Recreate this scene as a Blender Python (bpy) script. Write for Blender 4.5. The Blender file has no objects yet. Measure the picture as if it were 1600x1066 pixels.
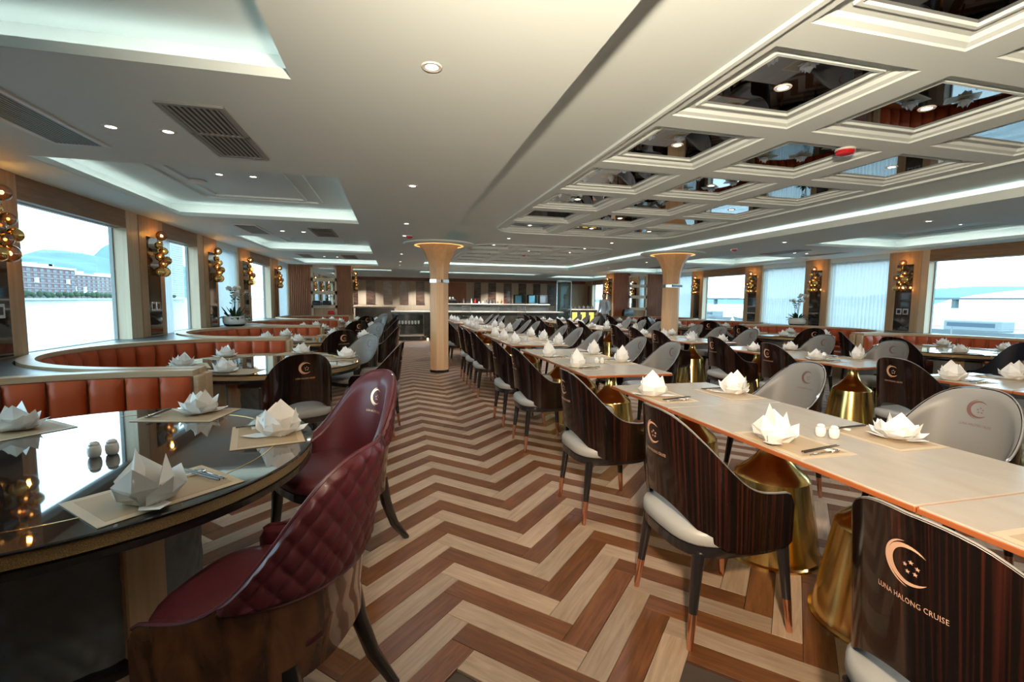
import bpy, bmesh, math, random
from mathutils import Vector, Matrix
random.seed(7)
SC = bpy.context.scene
COL = SC.collection
PI = math.pi
R = math.radians

# ------------------------------------------------------------------ camera
H = 1.42
yaw, pit, rol = R(14.05), R(-4.93), R(0.65)
F = Vector((math.sin(yaw)*math.cos(pit), math.cos(yaw)*math.cos(pit), math.sin(pit)))
r0 = Vector((math.cos(yaw), -math.sin(yaw), 0)); u0 = r0.cross(F)
RR = math.cos(rol)*r0 + math.sin(rol)*u0
UU = -math.sin(rol)*r0 + math.cos(rol)*u0
cd = bpy.data.cameras.new('camera'); cam = bpy.data.objects.new('camera', cd); COL.objects.link(cam)
cd.sensor_width = 36; cd.lens = 735/1600*36; cd.clip_end = 5000; cd.clip_start = .02
M4 = Matrix.Identity(4)
for i in range(3):
    M4[i][0] = RR[i]; M4[i][1] = UU[i]; M4[i][2] = -F[i]
M4[2][3] = H
cam.matrix_world = M4
SC.camera = cam

def pj(p):                                   # where a world point falls in the frame (used to rank planks by size)
    d = Vector(p) - Vector((0, 0, H)); z = d.dot(F)
    if z < .05: return None
    return 800 + 735*d.dot(RR)/z, 533 - 735*d.dot(UU)/z

# ------------------------------------------------------------------ world, exposure
W = bpy.data.worlds.new('overcast_sky'); SC.world = W; W.use_nodes = True
nt = W.node_tree; nt.nodes.clear()
o_ = nt.nodes.new('ShaderNodeOutputWorld'); bg = nt.nodes.new('ShaderNodeBackground')
tc = nt.nodes.new('ShaderNodeTexCoord'); sx = nt.nodes.new('ShaderNodeSeparateXYZ'); rp = nt.nodes.new('ShaderNodeValToRGB')
nt.links.new(tc.outputs['Generated'], sx.inputs[0]); nt.links.new(sx.outputs[2], rp.inputs[0])
rp.color_ramp.elements[0].position = 0.0; rp.color_ramp.elements[0].color = (.58, .86, 1.0, 1)
rp.color_ramp.elements[1].position = .7; rp.color_ramp.elements[1].color = (.46, .80, 1, 1)
nt.links.new(rp.outputs[0], bg.inputs[0]); bg.inputs[1].default_value = 6.8
nt.links.new(bg.outputs[0], o_.inputs[0])
SC.view_settings.view_transform = 'Standard'; SC.view_settings.look = 'None'
SC.view_settings.gamma = 1; SC.view_settings.exposure = -.02; SC.view_settings.use_curve_mapping = False
try:
    SC.cycles.max_bounces = 8; SC.cycles.diffuse_bounces = 4; SC.cycles.glossy_bounces = 4
    SC.cycles.transparent_max_bounces = 12; SC.cycles.sample_clamp_indirect = 4; SC.cycles.use_light_tree = True
except Exception: pass
E_SPOT = 36.0        # watt of one aisle downlight
E_COFFER = 40.0
E_TRAY = 9.0
E_LED = 6.5
E_SCONCE = 5.5
WARM = (1, .83, .62); WARM2 = (1, .66, .34); NEUT = (.95, .98, 1); COOL = (.90, 1, .99)

# the one strong warm lamp of the picture: its height and place follow from the chair shadows and the shadow of the recess lip
key = bpy.data.lights.new('key_lamp', 'SPOT'); key.energy = 980; key.spot_size = R(142); key.spot_blend = 1; key.color = (1, .80, .58); key.shadow_soft_size = .06
ko = bpy.data.objects.new('key_lamp', key); COL.objects.link(ko); ko.location = (.02, -.28, 1.88)
ko.rotation_euler = Vector((2.55, 3.0, .95)).to_track_quat('-Z', 'Y').to_euler()

# ------------------------------------------------------------------ materials
def newmat(name):
    m = bpy.data.materials.new(name); m.use_nodes = True
    nt = m.node_tree; b = nt.nodes['Principled BSDF']
    return m, nt, b
def setin(b, **k):
    for n, v in k.items():
        n = n.replace('_', ' ')
        if n in b.inputs: b.inputs[n].default_value = v
def plain(name, col, rough=.5, metal=0, coat=0, bump=0, bscale=40, spec=.5, aniso=0, sheen=0, var=0):
    m, nt, b = newmat(name)
    setin(b, Base_Color=(*col, 1), Roughness=rough, Metallic=metal, Coat_Weight=coat, Coat_Roughness=.04, Specular_IOR_Level=spec, Anisotropic=aniso, Sheen_Weight=sheen)
    t = nt.nodes.new('ShaderNodeTexCoord')
    if bump or var:
        n = nt.nodes.new('ShaderNodeTexNoise'); n.inputs['Scale'].default_value = bscale; n.inputs['Detail'].default_value = 3
        nt.links.new(t.outputs['Object'], n.inputs['Vector'])
    if bump:
        bp_ = nt.nodes.new('ShaderNodeBump'); bp_.inputs['Strength'].default_value = bump; bp_.inputs['Distance'].default_value = .004
        nt.links.new(n.outputs[0], bp_.inputs['Height']); nt.links.new(bp_.outputs[0], b.inputs['Normal'])
    if var:
        mx = nt.nodes.new('ShaderNodeMix'); mx.data_type = 'RGBA'
        mx.inputs[6].default_value = (*[c*(1-var) for c in col], 1); mx.inputs[7].default_value = (*[min(1, c*(1+var)) for c in col], 1)
        nt.links.new(n.outputs[0], mx.inputs[0]); nt.links.new(mx.outputs[2], b.inputs['Base Color'])
    return m
def grain(name, c1, c2, scale=(2, 30, 30), rough=.4, coat=0, pos=(.35, .7), coord='Object', rnd=0, bump=0, detail=4, dist=.6):
    m, nt, b = newmat(name)
    t = nt.nodes.new('ShaderNodeTexCoord'); mp = nt.nodes.new('ShaderNodeMapping'); mp.inputs['Scale'].default_value = scale
    n = nt.nodes.new('ShaderNodeTexNoise'); n.inputs['Scale'].default_value = 1; n.inputs['Detail'].default_value = detail; n.inputs['Distortion'].default_value = dist
    rp = nt.nodes.new('ShaderNodeValToRGB')
    rp.color_ramp.elements[0].position = pos[0]; rp.color_ramp.elements[0].color = (*c1, 1)
    rp.color_ramp.elements[1].position = pos[1]; rp.color_ramp.elements[1].color = (*c2, 1)
    nt.links.new(t.outputs[coord], mp.inputs[0])
    src = mp.outputs[0]
    if rnd:
        oi = nt.nodes.new('ShaderNodeObjectInfo'); va = nt.nodes.new('ShaderNodeVectorMath'); va.operation = 'ADD'
        cm = nt.nodes.new('ShaderNodeCombineXYZ'); ml = nt.nodes.new('ShaderNodeMath'); ml.operation = 'MULTIPLY'; ml.inputs[1].default_value = 57
        nt.links.new(oi.outputs['Random'], ml.inputs[0]); nt.links.new(ml.outputs[0], cm.inputs[0]); nt.links.new(ml.outputs[0], cm.inputs[1])
        nt.links.new(src, va.inputs[0]); nt.links.new(cm.outputs[0], va.inputs[1]); src = va.outputs[0]
    nt.links.new(src, n.inputs['Vector']); nt.links.new(n.outputs[0], rp.inputs[0])
    out = rp.outputs[0]
    if rnd:
        hs = nt.nodes.new('ShaderNodeHueSaturation'); mr = nt.nodes.new('ShaderNodeMapRange')
        mr.inputs[3].default_value = 1-rnd; mr.inputs[4].default_value = 1+rnd
        nt.links.new(oi.outputs['Random'], mr.inputs[0]); nt.links.new(mr.outputs[0], hs.inputs['Value']); nt.links.new(out, hs.inputs['Color']); out = hs.outputs[0]
    nt.links.new(out, b.inputs['Base Color'])
    setin(b, Roughness=rough, Coat_Weight=coat, Coat_Roughness=.03)
    if bump:
        bp_ = nt.nodes.new('ShaderNodeBump'); bp_.inputs['Strength'].default_value = bump; bp_.inputs['Distance'].default_value = .002
        nt.links.new(n.outputs[0], bp_.inputs['Height']); nt.links.new(bp_.outputs[0], b.inputs['Normal'])
    return m
def emit(name, col, s):
    m, nt, b = newmat(name); setin(b, Base_Color=(*col, 1), Emission_Color=(*col, 1), Emission_Strength=s); return m
def sheet(name, col, gloss=.08, rough=.02, rim=.6):
    """thin pane: mostly transparent with a mirror reflection"""
    m, nt, b = newmat(name); nt.nodes.remove(b); out = nt.nodes['Material Output']
    tr = nt.nodes.new('ShaderNodeBsdfTransparent'); tr.inputs[0].default_value = (*col, 1)
    gl = nt.nodes.new('ShaderNodeBsdfGlossy'); gl.inputs['Roughness'].default_value = rough
    lw = nt.nodes.new('ShaderNodeLayerWeight'); lw.inputs[0].default_value = .25
    mr = nt.nodes.new('ShaderNodeMapRange'); mr.inputs[3].default_value = gloss; mr.inputs[4].default_value = min(1, gloss+rim)
    mx = nt.nodes.new('ShaderNodeMixShader')
    nt.links.new(lw.outputs['Fresnel'], mr.inputs[0]); nt.links.new(mr.outputs[0], mx.inputs[0]); nt.links.new(tr.outputs[0], mx.inputs[1]); nt.links.new(gl.outputs[0], mx.inputs[2]); nt.links.new(mx.outputs[0], out.inputs[0])
    return m
M = {}
M['ceil'] = plain('ceiling_paint', (.77, .87, .875), .6, bump=.02, bscale=8)  # cool tint put into the white paint to imitate daylight on it
M['white'] = plain('white_paint', (.78, .77, .74), .45)
M['oak'] = grain('oak_panel', (.42, .27, .15), (.52, .35, .205), (25, 25, 1.2), .45)
M['oak_light'] = grain('pale_oak_panel', (.60, .46, .32), (.69, .55, .40), (25, 25, 1.2), .5)
M['oak_mid'] = grain('oak_rail', (.50, .345, .20), (.58, .42, .26), (3, 3, 25), .4)
M['oak_col'] = grain('oak_column', (.74, .44, .225), (.81, .52, .29), (30, 30, 1.0), .35)
M['oak_dark'] = grain('walnut_valance', (.23, .13, .07), (.31, .19, .10), (20, 2, 20), .45)
M['slat'] = grain('redwood_slat', (.30, .10, .042), (.42, .165, .075), (25, 25, 1.5), .45)
M['red'] = plain('rust_leather', (.42, .075, .020), .45, bump=.1, bscale=90, spec=.3)
M['grey'] = plain('grey_leather', (.175, .165, .15), .45, bump=.06, bscale=140)
M['seatgrey'] = plain('grey_leather_lit', (.30, .29, .27), .42, bump=.06, bscale=140)  # same leather as the backs, lightened as if lamplight fell on it
M['blue'] = plain('slate_blue_leather', (.17, .24, .27), .45, bump=.06, bscale=140)
M['maroon'] = plain('maroon_leather', (.080, .013, .018), .42, bump=.08, bscale=120, coat=.05)
M['black'] = plain('black_lacquer', (.012, .010, .010), .18, coat=.4)
M['navy'] = plain('navy_leather', (.012, .014, .024), .35, bump=.05, bscale=120)
M['ebony'] = grain('macassar_ebony', (.004, .0025, .002), (.050, .010, .006), (120, .9, 1), .17, coat=.35, pos=(.48, .84), rnd=.05, detail=3, dist=.1, coord='UV')
M['burl'] = grain('walnut_burl', (.035, .014, .008), (.20, .075, .03), (14, 14, 5), .14, coat=.9, pos=(.35, .75))
M['copper'] = plain('polished_copper', (.80, .42, .27), .22, 1)
M['logo'] = plain('rose_gold_foil', (.95, .56, .36), .3, .55)
M['logo_dark'] = plain('dark_bronze_foil', (.13, .055, .04), .4, .3)
M['gold'] = plain('brushed_gold', (.78, .53, .18), .2, 1)
M['brass'] = plain('polished_brass', (.85, .55, .2), .15, 1)
M['chrome'] = plain('steel', (.8, .8, .8), .15, 1)
M['tabletop'] = grain('beige_stone_top', (.41, .345, .275), (.46, .39, .31), (9, 3, 9), .22, pos=(.3, .7))
M['tedge'] = plain('orange_copper_edge', (.42, .115, .035), .3, .3)
M['glasstop'] = plain('black_glass', (.008, .010, .011), .02, coat=1)
M['glitter'] = plain('gold_glitter', (.42, .28, .13), .35, .7, bump=1, bscale=260, var=.7)
M['drum'] = plain('grey_quilted_vinyl', (.13, .14, .145), .5)
M['mat'] = plain('tan_placemat', (.40, .29, .175), .55, bump=.15, bscale=300)
M['matedge'] = plain('pale_placemat_border', (.52, .405, .265), .5, bump=.15, bscale=300)
M['napkin'] = plain('white_linen', (.86, .84, .80), .75, bump=.1, bscale=300)
M['ceramic'] = plain('white_porcelain', (.82, .79, .72), .2, coat=.4)
M['stick'] = plain('dark_chopstick', (.03, .022, .018), .35)
M['ledge'] = plain('dark_slate_ledge', (.085, .10, .105), .35, bscale=5, var=.25)
M['mirror'] = plain('smoked_mirror', (.035, .030, .026), .03, coat=1)
M['cmirror'] = plain('dark_ceiling_mirror', (.17, .17, .18), .015, 1)
M['dmirror'] = plain('mirror', (.7, .7, .7), .02, 1)
M['vent'] = plain('vent_grey', (.28, .29, .28), .5)
M['ventdark'] = plain('vent_shadow', (.05, .05, .05), .8)
M['redplastic'] = plain('red_plastic', (.55, .01, .015), .25, coat=.5)
M['screen'] = plain('dark_display', (.02, .022, .025), .15)
M['glass'] = sheet('window_glass', (.985, .995, .99), .01, .01, .12)
M['bluglass'] = sheet('blue_tinted_glass', (.62, .80, .86), .1)
M['amber'] = sheet('amber_glass', (.95, .62, .26), .22, .03)
M['bulb'] = emit('warm_bulb', (1, .72, .36), 4.5)
M['lipfill'] = emit('lip_fill_strip', (1, .93, .8), 2.5)  # glow for the added fill strip behind the left recess lip
M['led'] = emit('led_strip', (1, .985, .90), E_LED)
M['ledw'] = emit('downlight_lens', (1, .9, .74), 12)
M['amberlight'] = emit('lit_amber_panel', (1, .72, .12), .35)
M['leaf'] = plain('orchid_leaf', (.02, .07, .02), .35)
M['petal'] = plain('orchid_petal', (.85, .86, .82), .6)
M['marble'] = grain('grey_marble', (.12, .12, .105), (.30, .30, .27), (1.2, 1.2, 1.2), .2, pos=(.3, .75), detail=8, dist=2)
M['darkmarble'] = grain('dark_marble', (.035, .036, .033), (.10, .10, .09), (1.5, 1.5, 1.5), .22, pos=(.3, .8), detail=8, dist=2)
M['bartop'] = plain('pale_stone_edge', (.62, .56, .47), .3)
M['diag'] = grain('dark_figured_veneer', (.035, .02, .014), (.16, .085, .055), (3, 3, 14), .25, coat=.4)
M['beigewall'] = grain('beige_veneer', (.42, .31, .20), (.50, .38, .26), (20, 20, 1), .5)
M['frieze'] = grain('red_brown_frieze', (.13, .045, .025), (.18, .07, .04), (3, 20, 20), .4)
M['skin'] = plain('skin', (.45, .26, .18), .5)
M['hair'] = plain('black_hair', (.012, .01, .01), .5)
M['shirt'] = plain('pale_blue_shirt', (.42, .48, .52), .7)
M['trousers'] = plain('dark_trousers', (.015, .018, .025), .7)
M['concrete'] = plain('quay_concrete', (.40, .42, .42), .8)
M['brickred'] = plain('brick_facade', (.20, .11, .11), .8)
M['bwhite'] = plain('white_facade', (.75, .76, .77), .7)
M['bglass'] = plain('facade_window', (.08, .10, .13), .15)
M['forest'] = plain('hill_forest', (.09, .15, .15), .9, bscale=.01, var=.4)  # bluish cast in the green stands for slight haze
M['piergrey'] = plain('pier_grey', (.11, .135, .15), .8)  # blue-grey toned down for a hazy look
M['boatgrey'] = plain('pale_boat_paint', (.20, .215, .225), .5)
M['tree'] = plain('shore_tree', (.04, .07, .035), .9)
m, nt, b = newmat('sheer_curtain')
nt.nodes.remove(b); out = nt.nodes['Material Output']
d1 = nt.nodes.new('ShaderNodeBsdfDiffuse'); d1.inputs[0].default_value = (.84, .86, .86, 1)
d2 = nt.nodes.new('ShaderNodeBsdfTranslucent'); d2.inputs[0].default_value = (.56, .59, .60, 1)
d3 = nt.nodes.new('ShaderNodeBsdfTransparent')
a1 = nt.nodes.new('ShaderNodeMixShader'); a1.inputs[0].default_value = .55
a2 = nt.nodes.new('ShaderNodeMixShader'); a2.inputs[0].default_value = .035
nt.links.new(d1.outputs[0], a1.inputs[1]); nt.links.new(d2.outputs[0], a1.inputs[2]); nt.links.new(a1.outputs[0], a2.inputs[1]); nt.links.new(d3.outputs[0], a2.inputs[2]); nt.links.new(a2.outputs[0], out.inputs[0])
M['curtain'] = m
m, nt, b = newmat('harbour_water'); setin(b, Base_Color=(.085, .10, .105, 1), Roughness=.2, IOR=1.16)
t = nt.nodes.new('ShaderNodeTexCoord'); mp = nt.nodes.new('ShaderNodeMapping'); mp.inputs['Scale'].default_value = (.8, .35, 1)
n = nt.nodes.new('ShaderNodeTexNoise'); n.inputs['Scale'].default_value = 1; n.inputs['Detail'].default_value = 5
bp_ = nt.nodes.new('ShaderNodeBump'); bp_.inputs['Strength'].default_value = .55; bp_.inputs['Distance'].default_value = .25
nt.links.new(t.outputs['Object'], mp.inputs[0]); nt.links.new(mp.outputs[0], n.inputs['Vector']); nt.links.new(n.outputs[0], bp_.inputs['Height']); nt.links.new(bp_.outputs[0], b.inputs['Normal'])
M['water'] = m
PLANK = {}
for key, c1, c2 in (('dark', (.095, .033, .011), (.20, .076, .027)), ('light', (.31, .215, .145), (.45, .325, .225))):
    PLANK[key] = grain('plank_'+key, c1, c2, (3.5, 42, 1), .36, coord='UV', rnd=.16, pos=(.3, .72), bump=.05, dist=1.2)

# ------------------------------------------------------------------ mesh builder
class MB:
    def __init__(s): s.v = []; s.f = []; s.uv = None
    def quad(s, *p):
        i = len(s.v); s.v += [tuple(q) for q in p]; s.f.append(tuple(range(i, i+len(p)))); return s
    def box(s, x0, x1, y0, y1, z0, z1, c=0):
        if x0 > x1: x0, x1 = x1, x0
        if y0 > y1: y0, y1 = y1, y0
        if c <= 0:
            i = len(s.v)
            s.v += [(x0, y0, z0), (x1, y0, z0), (x1, y1, z0), (x0, y1, z0), (x0, y0, z1), (x1, y0, z1), (x1, y1, z1), (x0, y1, z1)]
            s.f += [tuple(i+k for k in q) for q in ((0, 3, 2, 1), (4, 5, 6, 7), (0, 1, 5, 4), (1, 2, 6, 5), (2, 3, 7, 6), (3, 0, 4, 7))]
            return s
        def ring(a, z): return [(x0+a, y0, z), (x1-a, y0, z), (x1, y0+a, z), (x1, y1-a, z), (x1-a, y1, z), (x0+a, y1, z), (x0, y1-a, z), (x0, y0+a, z)]
        def inner(z): return [(x0+c, y0+c*.5, z), (x1-c, y0+c*.5, z), (x1-c*.5, y0+c, z), (x1-c*.5, y1-c, z), (x1-c, y1-c*.5, z), (x0+c, y1-c*.5, z), (x0+c*.5, y1-c, z), (x0+c*.5, y0+c, z)]
        s.loft([inner(z0), ring(c, z0+c*.6), ring(c, z1-c*.6), inner(z1)], cap=True)
        return s
    def loft(s, rings, cap=True, close=True):
        i = len(s.v); n = len(rings[0])
        for r in rings: s.v += [tuple(p) for p in r]
        for k in range(len(rings)-1):
            for j in range(n if close else n-1):
                a = i+k*n+j; b_ = i+k*n+(j+1) % n
                s.f.append((a, b_, b_+n, a+n))
        if cap and close:
            s.f.append(tuple(i+j for j in reversed(range(n)))); s.f.append(tuple(i+(len(rings)-1)*n+j for j in range(n)))
        return s
    def lathe(s, prof, seg=24, c=(0, 0), cap=True, ang=0):
        s.loft([[(c[0]+r*math.cos(ang+2*PI*j/seg), c[1]+r*math.sin(ang+2*PI*j/seg), z) for j in range(seg)] for r, z in prof], cap); return s
    def tube(s, path, r, seg=8, cap=True):
        P = [Vector(p) for p in path]; rings = []
        w_ = (P[-1]-P[0]).normalized(); a = Vector((0, 0, 1)) if abs(w_.z) < .75 else Vector((.13, 1, 0)).normalized()
        for k, p in enumerate(P):
            d = (P[min(k+1, len(P)-1)]-P[max(k-1, 0)]).normalized()
            x = d.cross(a).normalized(); y = d.cross(x)
            rr = r[k] if isinstance(r, (list, tuple)) else r
            rings.append([p+(x*math.cos(2*PI*j/seg)+y*math.sin(2*PI*j/seg))*rr for j in range(seg)])
        s.loft(rings, cap); return s
    def sphere(s, c, r, seg=12, rows=8, sz=1):
        s.lathe([(max(r*math.sin(PI*k/rows), r*.02), c[2]-sz*r*math.cos(PI*k/rows)) for k in range(rows+1)], seg, (c[0], c[1])); return s
    def grid(s, fn, nu, nv):
        i = len(s.v)
        for a in range(nu+1):
            for b_ in range(nv+1):
                p_ = tuple(fn(a/nu, b_/nv)); s.v.append(p_[:3])
                if len(p_) == 5:
                    s.uv = s.uv or {}; s.uv[len(s.v)-1] = p_[3:]
        for a in range(nu):
            for b_ in range(nv):
                k = i+a*(nv+1)+b_; s.f.append((k, k+1, k+nv+2, k+nv+1))
        return s
    def sweep(s, path, w, z0, z1, closed=False, cap=True):
        """rectangular section of width w swept along a flat path"""
        n = len(path); rings = []
        for k in range(n):
            a = path[k-1] if (k > 0 or closed) else path[k]; b_ = path[(k+1) % n] if (k < n-1 or closed) else path[k]
            d = Vector((b_[0]-a[0], b_[1]-a[1], 0)).normalized(); q = Vector((-d.y, d.x, 0))*(w/2); p = Vector((path[k][0], path[k][1], 0))
            rings.append([(p.x+q.x, p.y+q.y, z0), (p.x-q.x, p.y-q.y, z0), (p.x-q.x, p.y-q.y, z1), (p.x+q.x, p.y+q.y, z1)])
        if closed: rings.append(rings[0])
        s.loft(rings, cap and not closed); return s
    def build(s, name, mat, parent=None, smooth=False, ang=40):
        me = bpy.data.meshes.new(name); me.from_pydata(s.v, [], s.f)
        bm = bmesh.new(); bm.from_mesh(me); bmesh.ops.recalc_face_normals(bm, faces=bm.faces); bm.to_mesh(me); bm.free()
        me.materials.append(M[mat] if isinstance(mat, str) else mat)
        if smooth:
            me.polygons.foreach_set('use_smooth', [True]*len(me.polygons))
            if ang:
                try: me.set_sharp_from_angle(angle=R(ang))
                except Exception: pass
        if s.uv:
            uvl = me.uv_layers.new(name='UVMap')
            for l_ in me.loops: uvl.data[l_.index].uv = s.uv.get(l_.vertex_index, (0, 0))
        me.update()
        o = bpy.data.objects.new(name, me); COL.objects.link(o)
        if parent: o.parent = parent
        return o
def tag(o, label=None, cat=None, group=None, kind=None):
    if label: o['label'] = label
    if cat: o['category'] = cat
    if group: o['group'] = group
    if kind: o['kind'] = kind
    return o
def empty(name, loc=(0, 0, 0), rz=0):
    o = bpy.data.objects.new(name, None); COL.objects.link(o); o.location = loc; o.rotation_euler = (0, 0, rz); o.empty_display_size = .1; return o
def struct(name, loc=(0, 0, 0)): return tag(empty(name, loc), kind='structure')
def dup(o, parent=None):
    c = o.copy(); COL.objects.link(c); c.parent = parent
    for ch in o.children: dup(ch, c)
    return c
def place(proto, used, loc, rz, label, cat, group):
    o = proto if not used[0] else dup(proto)
    used[0] = True
    o.location = loc; o.rotation_euler = (0, 0, rz); tag(o, label, cat, group); return o
def lamp(name, kind, loc, energy, col, parent=None, **k):
    l = bpy.data.lights.new(name, kind); l.energy = energy; l.color = col
    for a, v in k.items(): setattr(l, a, v)
    o = bpy.data.objects.new(name, l); COL.objects.link(o); o.location = loc
    if parent: o.parent = parent
    return o
ORD = ['nearest', 'second', 'third', 'fourth', 'fifth', 'sixth', 'seventh', 'eighth', 'ninth', 'tenth', 'eleventh', 'twelfth', 'thirteenth', 'fourteenth', 'fifteenth', 'sixteenth', 'seventeenth']
XL, XR, XM = -3.29, 10.19, 3.44           # side walls and the room's middle line
YB = 24.3                                 # back wall
ZC = 2.5

# ------------------------------------------------------------------ floor: herringbone planks
fl = struct('floor')
b = MB(); b.box(-3.6, 10.5, -2.2, YB+.2, -.06, -.012); sub = b.build('subfloor', plain('dark_grout', (.045, .03, .02), .7), fl)
pw, pl = .1167, .6336
s2 = math.sqrt(.5)
def ab(a, bb): return (.302+(a-bb)*s2, 3.598-(a+bb)*s2)
g = .0011
def plank_mesh(key):
    v = [(g, g, -.012), (pl-g, g, -.012), (pl-g, pw-g, -.012), (g, pw-g, -.012), (g, g, -.001), (pl-g, g, -.001), (pl-g, pw-g, -.001), (g, pw-g, -.001)]
    t_ = .002; v += [(g+t_, g+t_, 0), (pl-g-t_, g+t_, 0), (pl-g-t_, pw-g-t_, 0), (g+t_, pw-g-t_, 0)]
    f = []
    for o in (0, 4): f += [(o, o+1, o+5, o+4), (o+1, o+2, o+6, o+5), (o+2, o+3, o+7, o+6), (o+3, o, o+4, o+7)]
    f.append((8, 9, 10, 11))
    return v, f
PV, PF = plank_mesh('x')
pm = {}
for key in PLANK:
    me = bpy.data.meshes.new('plank'); me.from_pydata(PV, [], PF); me.materials.append(PLANK[key])
    uvl = me.uv_layers.new(name='UVMap')
    for l_ in me.loops: c_ = PV[l_.vertex_index]; uvl.data[l_.index].uv = (c_[0], c_[1])
    pm[key] = me
planks = []
for col in range(-9, 14):
    for k in range(-90, 60):
        for kind in (0, 1):
            a0, b0 = (k*pw, k*pw) if kind == 0 else (k*pw, (k+1)*pw)
            a0 += col*pl; b0 -= col*pl
            if kind == 0: ca, cb = a0+pl/2, b0+pw/2
            else: ca, cb = a0+pw/2, b0+pl/2
            x, y = ab(ca, cb)
            if not (-2.4 < x < 9.2 and .2 < y < 17.8): continue
            px = pj((x, y, 0))
            vis = px and -60 < px[0] < 1660 and px[1] < 1110
            if not vis: continue
            O = ab(a0, b0)
            # local x runs along the plank
            if kind == 0: ang = -PI/4; o3 = ab(a0, b0+pw)          # along a=(+1,-1); local y -> -b
            else: ang = -3*PI/4; o3 = ab(a0, b0)                    # along b=(-1,-1); local y -> (+1,-1)
            planks.append((math.hypot(x, y), o3, ang, 'dark' if k % 2 == 0 else 'light', x, y))
planks.sort(key=lambda p: p[0] + (3 if (p[4] < -1.2 or p[4] > 1.7) else 0))
for d_, o3, ang, key, x, y in planks[:300]:
    p = bpy.data.objects.new('plank', pm[key]); COL.objects.link(p); p.parent = fl; p.location = (o3[0], o3[1], 0); p.rotation_euler = (0, 0, ang)
for key in PLANK:
    v, f, uv = [], [], []
    for d_, o3, ang, k2, x, y in planks[300:]:
        if k2 != key: continue
        c_, s_ = math.cos(ang), math.sin(ang); i = len(v); ru, rv = random.random()*40, random.random()*40
        for q in PV: v.append((o3[0]+q[0]*c_-q[1]*s_, o3[1]+q[0]*s_+q[1]*c_, q[2])); uv.append((q[0]+ru, q[1]+rv))
        f += [tuple(i+n_ for n_ in ff) for ff in PF]
    me = bpy.data.meshes.new('herringbone_planks'); me.from_pydata(v, [], f); me.materials.append(PLANK[key])
    uvl = me.uv_layers.new(name='UVMap')
    for l_ in me.loops: uvl.data[l_.index].uv = uv[l_.vertex_index]
    o = bpy.data.objects.new('herringbone_planks', me); COL.objects.link(o); o.parent = fl; o['kind'] = 'stuff'

# ------------------------------------------------------------------ ceiling
def holes_grid(x0, x1, y0, y1, z, holes):
    xs = sorted({x0, x1, *[h[0] for h in holes], *[h[1] for h in holes]}); ys = sorted({y0, y1, *[h[2] for h in holes], *[h[3] for h in holes]})
    b = MB()
    for i in range(len(xs)-1):
        for j in range(len(ys)-1):
            cx, cy = (xs[i]+xs[i+1])/2, (ys[j]+ys[j+1])/2
            if xs[i] < x0-1e-6 or xs[i+1] > x1+1e-6 or ys[j] < y0-1e-6 or ys[j+1] > y1+1e-6: continue
            if any(h[0] < cx < h[1] and h[2] < cy < h[3] for h in holes): continue
            b.quad((xs[i], ys[j], z), (xs[i], ys[j+1], z), (xs[i+1], ys[j+1], z), (xs[i+1], ys[j], z))
    return b
TRAYY = [(-.06, 2.634), (4.57, 7.29), (9.28, 11.92), (13.9, 16.2)]
trays = [(-2.76, -.485, a, c) for a, c in TRAYY] + [(XM*2+.485, XM*2+2.76, a, c) for a, c in TRAYY]
bart = [(1.0, 6.0, 18.6, 20.0), (-1.6, -.1, 18.2, 19.4), (6.9, 9.4, 18.4, 21.5)]
REC = (.87, 6.03, -1.9, 15.95)
ceil = struct('ceiling')
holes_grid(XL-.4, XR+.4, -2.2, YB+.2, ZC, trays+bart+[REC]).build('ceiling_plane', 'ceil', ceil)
def ring(b, x0, x1, y0, y1, t, z0, z1):
    b.box(x0-t, x1+t, y0-t, y0, z0, z1); b.box(x0-t, x1+t, y1, y1+t, z0, z1); b.box(x0-t, x0, y0, y1, z0, z1); b.box(x1, x1+t, y0, y1, z0, z1)
def make_tray(x0, x1, y0, y1, ztop=2.69, lip=.05, tw=.16, mould=True):
    b = MB(); ring(b, x0, x1, y0, y1, .02, ZC+.0015, ZC+lip)
    ring(b, x0-.02, x1+.02, y0-.02, y1+.02, tw, ZC+.008, ZC+.016)
    ring(b, x0-.02-tw, x1+.02+tw, y0-.02-tw, y1+.02+tw, .02, ZC+.008, ztop)
    b.box(x0-.2, x1+.2, y0-.2, y1+.2, ztop, ztop+.02)
    if mould:
        for ins, wd in ((.42, .05), (.60, .03)):
            if x1-x0 > 2*ins+.3 and y1-y0 > 2*ins+.3: ring(b, x0+ins+wd, x1-ins-wd, y0+ins+wd, y1-ins-wd, wd, ztop-.022, ztop)
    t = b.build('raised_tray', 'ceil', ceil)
    b = MB(); a, c = .0205, .025
    z0, z1 = ZC+.020, ZC+lip-.005
    b.box(x0-a, x1+a, y0-c, y0-a, z0, z1); b.box(x0-a, x1+a, y1+a, y1+c, z0, z1); b.box(x0-c, x0-a, y0, y1, z0, z1); b.box(x1+a, x1+c, y0, y1, z0, z1)
    b.build('cove_light_strip', 'led', t)
for t_ in trays: make_tray(*t_)
for t_ in bart: make_tray(*t_, ztop=2.62, mould=False)
ZR = 2.66
CX = [2.265, 3.40, 4.535]
CY1 = [2.455+1.085*k for k in range(-3, 6)]
CY2 = [10.9+1.0*k for k in range(5)]
cells = [(x, y, .463, .445) for x in CX for y in CY1] + [(x, y, .463, .41) for x in CX for y in CY2]
x0, x1, y0, y1 = REC
rec = holes_grid(x0-.22, x1+.22, y0-.22, y1+.22, ZR, [(x-hx, x+hx, y-hy, y+hy) for x, y, hx, hy in cells]).build('centre_recess', 'ceil', ceil)
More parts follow.
